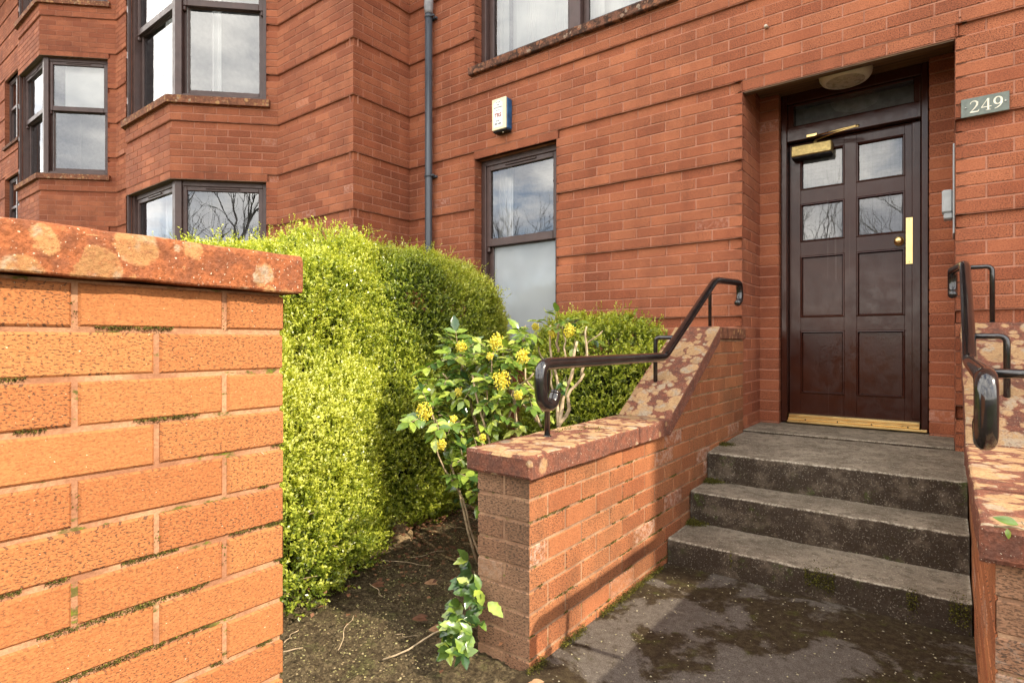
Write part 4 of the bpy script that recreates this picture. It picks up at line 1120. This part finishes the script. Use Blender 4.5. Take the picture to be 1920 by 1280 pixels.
m1 = thing('mahonia_bush', 'leggy mahonia bush with glossy leaves and yellow flower clusters left of the handrail', 'bush', (-1.75, 2.15, G))
K = lambda x, y, Y: PX(x, y, Y)
_f = 1074; _th = math.atan(815/1074); _s, _c = math.sin(_th), math.cos(_th)
def PX(x, y, Y):
    a = (x-960)/_f; b_ = (640-y)/_f; r_ = (-_s+a*_c, _c+a*_s, b_); t = Y/r_[1]; return (t*r_[0], Y, t*r_[2])
stems1 = [((-1.72, 2.22, G), PX(862, 655, 2.25), .011), ((-1.70, 2.25, G), PX(885, 700, 2.1), .007), ((-1.55, 2.30, G), PX(955, 690, 2.3), .010), ((-1.55, 2.28, G), PX(940, 640, 2.4), .006),
          ((-1.80, 2.10, G), PX(800, 740, 1.95), .006), ((-1.78, 2.12, G), PX(815, 830, 1.9), .005), (PX(905, 790, 2.2), PX(925, 660, 2.15), .005), (PX(955, 770, 2.3), PX(1000, 700, 2.2), .006),
          (PX(950, 800, 2.3), PX(985, 610, 2.45), .005), (PX(880, 760, 2.2), PX(830, 700, 2.05), .005), (PX(1005, 790, 2.3), PX(985, 690, 2.25), .006)]
leafy1 = [(PX(868, 672, 2.25), .12, 22, .048), (PX(928, 672, 2.2), .12, 22, .048), (PX(890, 720, 2.15), .14, 22, .048), (PX(830, 720, 2.05), .11, 16, .044), (PX(815, 780, 1.95), .10, 14, .042), (PX(962, 675, 2.3), .11, 14, .048), (PX(930, 780, 2.15), .08, 8, .044), (PX(845, 885, 1.98), .09, 8, .042), (PX(875, 915, 2.05), .09, 8, .042), (PX(880, 800, 2.1), .10, 10, .044),
          (PX(960, 700, 2.25), .11, 12, .042), (PX(840, 830, 1.95), .09, 8, .036), (PX(985, 740, 2.25), .08, 7, .040), (PX(905, 672, 2.3), .1, 8, .042), (PX(870, 860, 2.0), .07, 6, .034), (PX(940, 745, 2.2), .09, 8, .04)]
mahonia(m1, stems1, rr, leafy1)
for (x, y, Y, r_) in ((930, 640, 2.12, .030), (940, 712, 2.1, .034), (865, 650, 2.2, .024), (797, 772, 1.88, .033), (828, 833, 1.88, .018), (980, 668, 2.15, .026), (972, 740, 2.15, .018), (905, 820, 2.0, .012), (860, 735, 2.05, .016), (850, 785, 1.95, .014), (918, 668, 2.1, .014)):
    blossom('flower_cluster', PX(x, y, Y), r_*1.12, m1, rr, int(60+r_*5200))
m2 = thing('mahonia_bush', 'bare stemmed mahonia with pale branches and few leaves directly behind the handrail end', 'bush', (-1.42, 2.5, G))
stems2 = [(PX(1047, 800, 2.35), PX(1032, 610, 2.5), .008), (PX(1047, 800, 2.35), PX(1082, 640, 2.45), .010), (PX(1045, 800, 2.35), PX(1095, 700, 2.4), .009), ((-1.46, 2.38, G), PX(1047, 795, 2.35), .013), (PX(1090, 705, 2.4), PX(1100, 612, 2.45), .006),
          (PX(1040, 740, 2.4), PX(1010, 650, 2.45), .005), (PX(1060, 690, 2.42), PX(1055, 612, 2.5), .005), (PX(1075, 690, 2.45), PX(1130, 620, 2.5), .004), (PX(1015, 800, 2.3), PX(965, 730, 2.35), .006), (PX(1047, 660, 2.5), PX(1048, 600, 2.5), .007)]
leafy2 = [(PX(1005, 618, 2.45), .08, 6, .05), (PX(1048, 612, 2.5), .07, 6, .05), (PX(1080, 625, 2.5), .05, 4, .045), (PX(1060, 700, 2.4), .04, 3, .04), (PX(985, 640, 2.4), .07, 5, .05), (PX(990, 800, 2.25), .03, 3, .045)]
mahonia(m2, stems2, rr, leafy2)
for (x, y, Y, r_) in ((1068, 620, 2.45, .024), (1035, 625, 2.45, .018), (1004, 612, 2.42, .014)): blossom('flower_cluster', PX(x, y, Y), r_*1.2, m2, rr, 150)
m3 = thing('mahonia_sprout', 'low glossy spiny leaved mahonia sprout growing at the foot of the wall end', 'plant', (-1.42, 1.52, G))
tw = MB(); lf = MB()
spots = [(878, 1050), (885, 1075), (868, 1090), (900, 1105), (905, 1135), (880, 1110), (862, 1128), (900, 1165), (872, 1160), (850, 1170), (838, 1185), (860, 1200), (885, 1190), (842, 1215), (870, 1225), (855, 1150), (890, 1120), (865, 1180)]
root = Vector((-1.40, 1.60, G))
tw.tube(wiggle(root, PX(875, 1050, 1.62), 8, .012, 3), [.004]*9, 6); tw.tube(wiggle(root, PX(850, 1200, 1.42), 8, .01, 4), [.0035]*9, 6); tw.tube(wiggle(PX(900, 1150, 1.5), (-1.52, 1.28, G), 8, .01, 5), [.003]*9, 6)
for i, (x, y) in enumerate(spots):
    Y = 1.60-.22*(y-1050)/180+rr.uniform(-.05, .03); p = Vector(PX(x, y, Y))
    for k in range(6):
        d = Vector((rr.uniform(-.8, .6), rr.uniform(-1.0, .1), rr.uniform(-.8, .7))); up = Vector((.5, -.4, .8)+Vector((rr.uniform(-.5, .5), 0, 0))) if False else Vector((.5+rr.uniform(-.5, .5), -.4, .8)).normalized()
        leaflet(lf, p, d, up, rr.uniform(.040, .062), (min(1, max(0, rr.gauss(.22, .25))), 0, 0))
p = Vector(PX(915, 1128, 1.44)); leaflet(lf, p, Vector((1, -.1, -.35)), Vector((.1, -.6, .9)), .070, (.55, 0, 0)); leaflet(lf, Vector(PX(880, 1095, 1.5)), Vector((-1, -.2, .35)), Vector((.1, -.6, .9)), .055, (.75, 0, 0))
build('stem', tw, M['twig'], m3); build('foliage', lf, M['mah'], m3)
# ivy patch
iv = thing('ivy_patch', 'dark ivy clump on the soil behind the end of the left stair wall', 'ivy', (-2.0, 2.75, G))
lf = MB()
for i in range(330):
    x = rr.uniform(-2.55, -1.45); y = rr.uniform(2.55, 3.25); z = G+.02+rr.random()**1.5*.30*min(1, (y-2.4)*2)
    d = Vector((rr.uniform(-1, 1), rr.uniform(-1, .4), rr.uniform(-.5, .3))); leaflet(lf, Vector((x, y, z)), d, Vector((.2, -.5, .8)), rr.uniform(.035, .06), (rr.random(), 0, 0), False)
build('foliage', lf, M['ivy'], iv)

# fallen leaf and twig on the right coping
tg = thing('twig', 'small green leafed twig lying on the near end of the right hand coping', 'twig', (.12, 1.50, HL))
b = MB(); b.tube(wiggle((.075, 1.483, HL+.004), (.20, 1.50, HL+.006), 8, .006, 8), [.0022]*9, 6); b.tube([(.125, 1.487, HL+.006), (.116, 1.486, HL+.02)], .0015, 5); build('stem', b, M['twig'], tg)
for v_, a_, u_, l_, c_ in (((.112, 1.488, HL+.012), (-1, .1, .30), (.1, -.7, .7), .040, .25), ((.095, 1.484, HL+.003), (.1, -.3, -1), (0, -1, .2), .020, .4), ((.155, 1.49, HL+.006), (.1, -.2, 1), (0, -1, .2), .026, .5)):
    b = MB(); leaflet(b, Vector(v_), Vector(a_), Vector(u_), l_, (c_, 0, 0), False); build('leaf', b, M['mah'], tg)

# ------------------------------------------------------------------ steps
from mathutils import noise as mns
steps = thing('entrance_steps', 'three weathered concrete steps rising to the front door landing', 'steps', (-.50, 3.3, G))
def step_block(name, x0, x1, y0, y1, h0_, h1_, slope=0, r=.014):
    prof = [(y0, h0_)]+[(y0, h0_+(h1_-r-h0_)*i/6) for i in range(1, 7)]
    prof += [(y0+r*(1-math.cos(a)), h1_-r+r*math.sin(a)) for a in [math.pi/2*i/5 for i in range(1, 6)]]
    n = max(6, int((y1-y0)/.03)); prof += [(y0+r+(y1-y0-r)*i/n, h1_+slope*i/n) for i in range(1, n+1)]
    nx = 64; V = []; Fc = []
    for i in range(nx+1):
        x = x0+(x1-x0)*i/nx
        for (y, z) in prof:
            w_ = Vector((x, y, z)); a = mns.noise_vector(w_*7)*.006+mns.noise_vector(w_*38)*.0028+mns.noise_vector(w_*110)*.0012
            V.append((x, y+a.y, z+a.z*.7))
    k = len(prof)
    for i in range(nx):
        for j in range(k-1): Fc.append((i*k+j, (i+1)*k+j, (i+1)*k+j+1, i*k+j+1))
    Fc.append(tuple(range(k-1, -1, -1))+()); Fc.append(tuple(nx*k+j for j in range(k)))
    b = MB(); b.add(V, Fc, 0, smooth=True); b.sm[-1] = b.sm[-2] = False
    return build(name, b, M['step'], steps)
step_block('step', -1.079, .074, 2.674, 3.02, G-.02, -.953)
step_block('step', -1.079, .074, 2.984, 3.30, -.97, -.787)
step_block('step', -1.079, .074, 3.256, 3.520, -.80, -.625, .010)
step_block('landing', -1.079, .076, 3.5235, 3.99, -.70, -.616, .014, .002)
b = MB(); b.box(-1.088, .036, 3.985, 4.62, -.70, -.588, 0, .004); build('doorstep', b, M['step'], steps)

# ------------------------------------------------------------------ ground
def sheet(name, x0, x1, y0, y1, h, nx, ny, m, amp, fr, kind='structure', hf=None):
    V = []; Fc = []
    for j in range(ny+1):
        for i in range(nx+1):
            x = x0+(x1-x0)*i/nx; y = y0+(y1-y0)*j/ny; w_ = Vector((x, y, 0))
            z = h+(mns.noise(w_*fr)*amp+mns.noise(w_*fr*5)*amp*.35+mns.noise(w_*fr*17)*amp*.15 if amp else 0)+(hf(x, y) if hf else 0)
            V.append((x, y, z))
    for j in range(ny):
        for i in range(nx): a = j*(nx+1)+i; Fc.append((a, a+1, a+nx+2, a+nx+1))
    b = MB(); b.add(V, Fc, 0, smooth=True); return build(name, b, m, None, ((x0+x1)/2, (y0+y1)/2, h), kind=kind)
sheet('path', -1.10, .30, -2.75, 2.70, G, 90, 330, M['path'], .006, 2.5)
SH = lambda x, y: .03*max(0, min(1, (-x-1.6)))+.05*max(0, min(1, (y-2.3)))
sheet('soil', -6.0, -1.09, -.5, 4.05, G-.034, 120, 110, M['soil'], .020, 3.0, hf=SH)
def clod(x, y):
    w_ = Vector((x, y, 0)); a = abs(mns.noise(w_*22))*.012+max(0, mns.noise(w_*48))*.010+mns.noise(w_*90)*.003
    return SH(x, y)+a-.004
sheet('soil', -3.3, -1.09, .55, 3.1, G-.014, 260, 300, M['soil'], .022, 3.0, hf=clod)
sheet('soil', .29, 4.0, .5, 4.05, G-.02, 40, 40, M['soil'], .02, 3.0)
sheet('ground', -300, 300, -300, 300, G-.07, 60, 60, M['ground'], 0, 1)
sheet('pavement', -40, 40, -4.8, -2.76, G-.012, 4, 4, M['road'], 0, 1)
sheet('road', -60, 60, -12, -4.9, G-.055, 4, 4, M['road'], 0, 1)
# moss along joints, litter
def scatter(name, pts, size, m, parent=None, origin=(0, 0, 0), flat=False, nrm=None, cv=None, **kw):
    p = np.array(pts, dtype=float); n = len(p); ax = rnd3(n)
    if flat: ax[:, 2] *= .15; ax = unit(ax); nr = unit(np.array([0, 0, 1.])+rnd3(n)*.35)
    else: nr = rnd3(n)
    L = RNG.uniform(.5, 1.4, n)*size
    return quads(name, leaves_at(p, ax, nr, L, L*.75, .12), cv if cv is not None else RNG.uniform(0, 1, n), m, parent, origin, **kw)
def joint_moss(parent, xf, y0, y1, h_top, n_course, dens, thr, sgn=1, seed=0):
    out = []
    for k in range(n_course):
        hj = h_top-CH*(k+1)
        if hj < G: break
        n = int((y1-y0)*dens)
        for _ in range(n):
            y = random.uniform(y0, y1); w_ = mns.noise(Vector((y*6, hj*31+seed, 0)))+.5*mns.noise(Vector((y*23, hj*17+seed, 3)))
            if w_ > thr:
                s_ = (w_-thr); out.append((xf+sgn*(random.uniform(-.006, .002+.004*min(1, s_*2))), y, hj+.0055-abs(random.gauss(0, .0018+.004*s_))*.9))
    return out
pts = joint_moss(gw, GX, -.2, GY, lt, 15, 4200, .16)
# vertical joints too
for k in range(15):
    par = (19-k) % 2; y = GS+(BL/2 if par else 0)
    while y < GY-.03:
        if y > -.2:
            for _ in range(50):
                z = lt-CH*(k+random.random()); w_ = mns.noise(Vector((y*3.1+5, z*14, 0)))
                if w_ > .22: pts.append((GX+random.uniform(-.006, .001), y+random.choice((-1, 1))*.004+random.gauss(0, .002), z))
        y += BL
scatter('moss', pts, .0032, M['moss'], gw, cv=RNG.uniform(0, .8, len(pts)), kind='stuff')
pts = joint_moss(left_wall, -1.085, YF, 2.8, HL-TH-.002, 9, 1500, .28, seed=9)
for _ in range(5000):
    y = random.uniform(1.5, 2.66); pts.append((-1.083+abs(random.gauss(0, .012)), y, G+abs(random.gauss(0, .012)))) if mns.noise(Vector((y*7, 2, 0))) > -.1 else None
for _ in range(1500):
    y = random.choice((2.78, 2.05))+random.gauss(0, .10); x = random.uniform(-1.28, -1.15)
    if mns.noise(Vector((x*20, y*12, 0))) > .15: pts.append((x, y, HL+random.uniform(0, .008)))
pts = [p for p in pts if p is not None and not (p[1] > YC-.02 and p[2] > HL-.02)]
scatter('moss', pts, .005, M['moss'], left_wall, cv=RNG.uniform(0, .9, len(pts)), kind='stuff')
pts = []
for _ in range(9000):
    x = random.uniform(-1.07, .07); w_ = mns.noise(Vector((x*6, 1, 0)))+.4*mns.noise(Vector((x*25, 1, 0)))
    if w_ > .12:
        pts.append((x, 2.670, -.99+random.gauss(0, .022)*(1+w_)))
for y0, z0_ in ((2.98, -.95), (3.25, -.785), (3.52, -.622)):
    for _ in range(2200): pts.append((-1.078+abs(random.gauss(0, .035)), y0-abs(random.gauss(0, .03)), z0_+abs(random.gauss(0, .008))))
scatter('moss', pts, .006, M['moss'], steps, cv=RNG.uniform(0, 1, len(pts))**1.5, kind='stuff')
pts = [(random.uniform(-1.07, .07), random.uniform(.9, 2.66), G+.006) for _ in range(700)]
scatter('petal_litter', pts, .0075, M['litter'], None, (-.5, 1.8, G), True, cv=RNG.uniform(.8, 1, len(pts)), kind='stuff')
pts = []
for _ in range(6500):
    x = random.uniform(-3.2, -1.32); y = random.uniform(.7, 2.9); pts.append((x, y, G+.012+.03*max(0, min(1, -x-1.6))+.05*max(0, min(1, y-2.3))+random.uniform(-.006, .01)))
scatter('leaf_litter', pts, .008, M['litter'], None, (-2.2, 1.8, G), True, cv=RNG.uniform(0, .75, len(pts)), kind='stuff')
pts = [(random.gauss(-2.3, .4), random.gauss(2.2, .45), G+.05+random.uniform(0, .02)) for _ in range(1300)]
scatter('leaf_litter', pts, .022, M['dead'], None, (-2.3, 2.2, G), True, cv=RNG.uniform(.1, .9, len(pts))*.8, kind='stuff')
tw = MB()
for i in range(18):
    x = random.uniform(-2.6, -1.4); y = random.uniform(.9, 2.7); a = random.uniform(0, 6.28); l = random.uniform(.06, .28)
    z = G+.022+.03*max(0, min(1, -x-1.6)); tw.tube(wiggle((x, y, z), (x+l*math.cos(a), y+l*math.sin(a), z+.006), 12, .008, i), [random.uniform(.0008, .0022)]*13, 5)
build('fallen_twigs', tw, M['twig'], None, (-2, 1.8, G), kind='stuff')
for (x, y, c, lb) in ((795, 1086, .75, 'pale brown dead leaf lying on the shaded soil'), (695, 1090, .3, 'crumpled rust coloured dead leaf near the bright shrub'), (772, 1152, .2, 'small dark red brown dead leaf in the middle of the soil'), (803, 1172, .8, 'tan curled dead leaf beside the mahonia sprout'), (985, 1275, .95, 'cream dead leaf at the foot of the wall corner')):
    a = (x-960)/_f; b_ = (640-y)/_f; r_ = (-_s+a*_c, _c+a*_s, b_); t = (G+.045)/r_[2]; p = Vector((t*r_[0], t*r_[1], G+.03))
    b = MB(); leaflet(b, p, Vector((1, .5, .15)), Vector((.1, -.3, 1)), .062, (c, 0, 0), False); leaflet(b, p+Vector((.01, .01, .004)), Vector((.8, .8, .2)), Vector((.3, -.3, 1)), .045, (c, 0, 0), False)
    build('dead_leaf', b, M['dead'], None, tuple(p), label=lb, cat='leaf')

# ------------------------------------------------------------------ bare trees across the road (seen mirrored in the glass)
def bare_tree(seed, h):
    rr_ = random.Random(seed); b = MB()
    def br(p, d, L, r, lev):
        n = 4; pts = [p]; dd = d
        for i in range(n):
            dd = (dd+Vector((rr_.gauss(0, .13), rr_.gauss(0, .13), rr_.gauss(.03, .08)))).normalized(); pts.append(pts[-1]+dd*L/n)
        b.tube(pts, [r*(1-.12*i) for i in range(n+1)], 5 if lev < 2 else 3, cap=False)
        if lev >= 6: return
        k = 3 if lev in (0, 1, 2, 3) else 2
        for j in range(k):
            q = pts[-1] if j == 0 else pts[rr_.choice((2, 3, 4))]
            a = rr_.uniform(.25, .75); ax = Vector((rr_.gauss(0, 1), rr_.gauss(0, 1), rr_.gauss(0, 1))).cross(dd).normalized()
            nd = (dd*math.cos(a)+ax*math.sin(a)); nd.z += .12
            br(q, nd.normalized(), L*rr_.uniform(.62, .82), r*rr_.uniform(.5, .64), lev+1)
    br(Vector((0, 0, 0)), Vector((0, 0, 1)), h*.26, h*.016, 0)
    return b
tr = []
for i, h in enumerate((11, 9, 12)):
    b = bare_tree(40+i, h); b.v = [(v[0], v[1], v[2]-H0) for v in b.v]
    t = build('bare_tree', b, M['treebark'], None, (0, 0, -H0), label='leafless tree standing across the road, seen mirrored in the window glass', cat='tree', group='bare trees across the road'); tr.append(t)
k = 0
for i, (x, y) in enumerate(((-3, -15), (-9, -17), (3, -16), (-15, -14), (8, -18), (-20, -18), (14, -14), (-6, -21), (0, -22), (-26, -15), (20, -19), (-12, -23), (6, -24), (-32, -20), (-38, -14), (-18, -26))):
    o = tr[i] if i < 3 else tr[i % 3].copy()
    if i >= 3: COL.objects.link(o)
    o.location = (x, y, -.05); o.rotation_euler.z = i*1.9; s_ = .85+.3*((i*7) % 5)/5; o.scale = (s_, s_, s_)

# ------------------------------------------------------------------ light, sky, camera
sd = Vector((1.155, .10, .87)).normalized()
sun = bpy.data.lights.new('sun', 'SUN'); sun.energy = 2.8; sun.angle = R(.55); sun.color = (1, .89, .72)
so_ = bpy.data.objects.new('sun', sun); COL.objects.link(so_); so_.rotation_euler = (-sd).to_track_quat('-Z', 'Y').to_euler(); so_.location = (6, 0, 8)
wd = bpy.data.worlds.new('World'); S.world = wd; wd.use_nodes = True; nt = wd.node_tree; nt.nodes.clear(); N = NT(nt)
bg = N.n('ShaderNodeBackground'); ow = N.n('ShaderNodeOutputWorld'); sky = N.n('ShaderNodeTexSky', sky_type='NISHITA')
sky.sun_disc = False; sky.sun_elevation = math.asin(sd.z); sky.sun_rotation = math.atan2(sd.x, sd.y); sky.air_density = 1.0; sky.dust_density = 1.2
tc = N.n('ShaderNodeTexCoord'); cl = N.noise(N.mapping(tc.outputs['Generated'], (1, 1, 2.0), (.4, .1, 0)), 2.3, 7, .62, .3)
cm = N.ramp(cl, .35, .51)
shade = N.ramp(N.noise(N.mapping(tc.outputs['Generated'], (1, 1, 2.0), (.43, .12, .05)), 3.1, 6, .6), .35, .68, 0, 1)
cc = N.mix(shade, (4.6, 4.7, 5.0), (13.5, 12.7, 11.4))
col = N.mix(cm, sky.outputs[0], cc)
N.l(col, bg.inputs[0]); bg.inputs[1].default_value = .15; N.l(bg.outputs[0], ow.inputs[0])
cam = bpy.data.cameras.new('camera'); co = bpy.data.objects.new('camera', cam); COL.objects.link(co)
co.location = (0, 0, H0); co.rotation_euler = (R(90), 0, _th); cam.sensor_width = 36; cam.lens = 36*1074/1920; cam.clip_start = .02; cam.clip_end = 2000
S.camera = co
vs = S.view_settings; vs.view_transform = 'Standard'; vs.look = 'None'; vs.exposure = 1.5; vs.gamma = 1
S.cycles.max_bounces = 8; S.cycles.diffuse_bounces = 4; S.cycles.transparent_max_bounces = 12
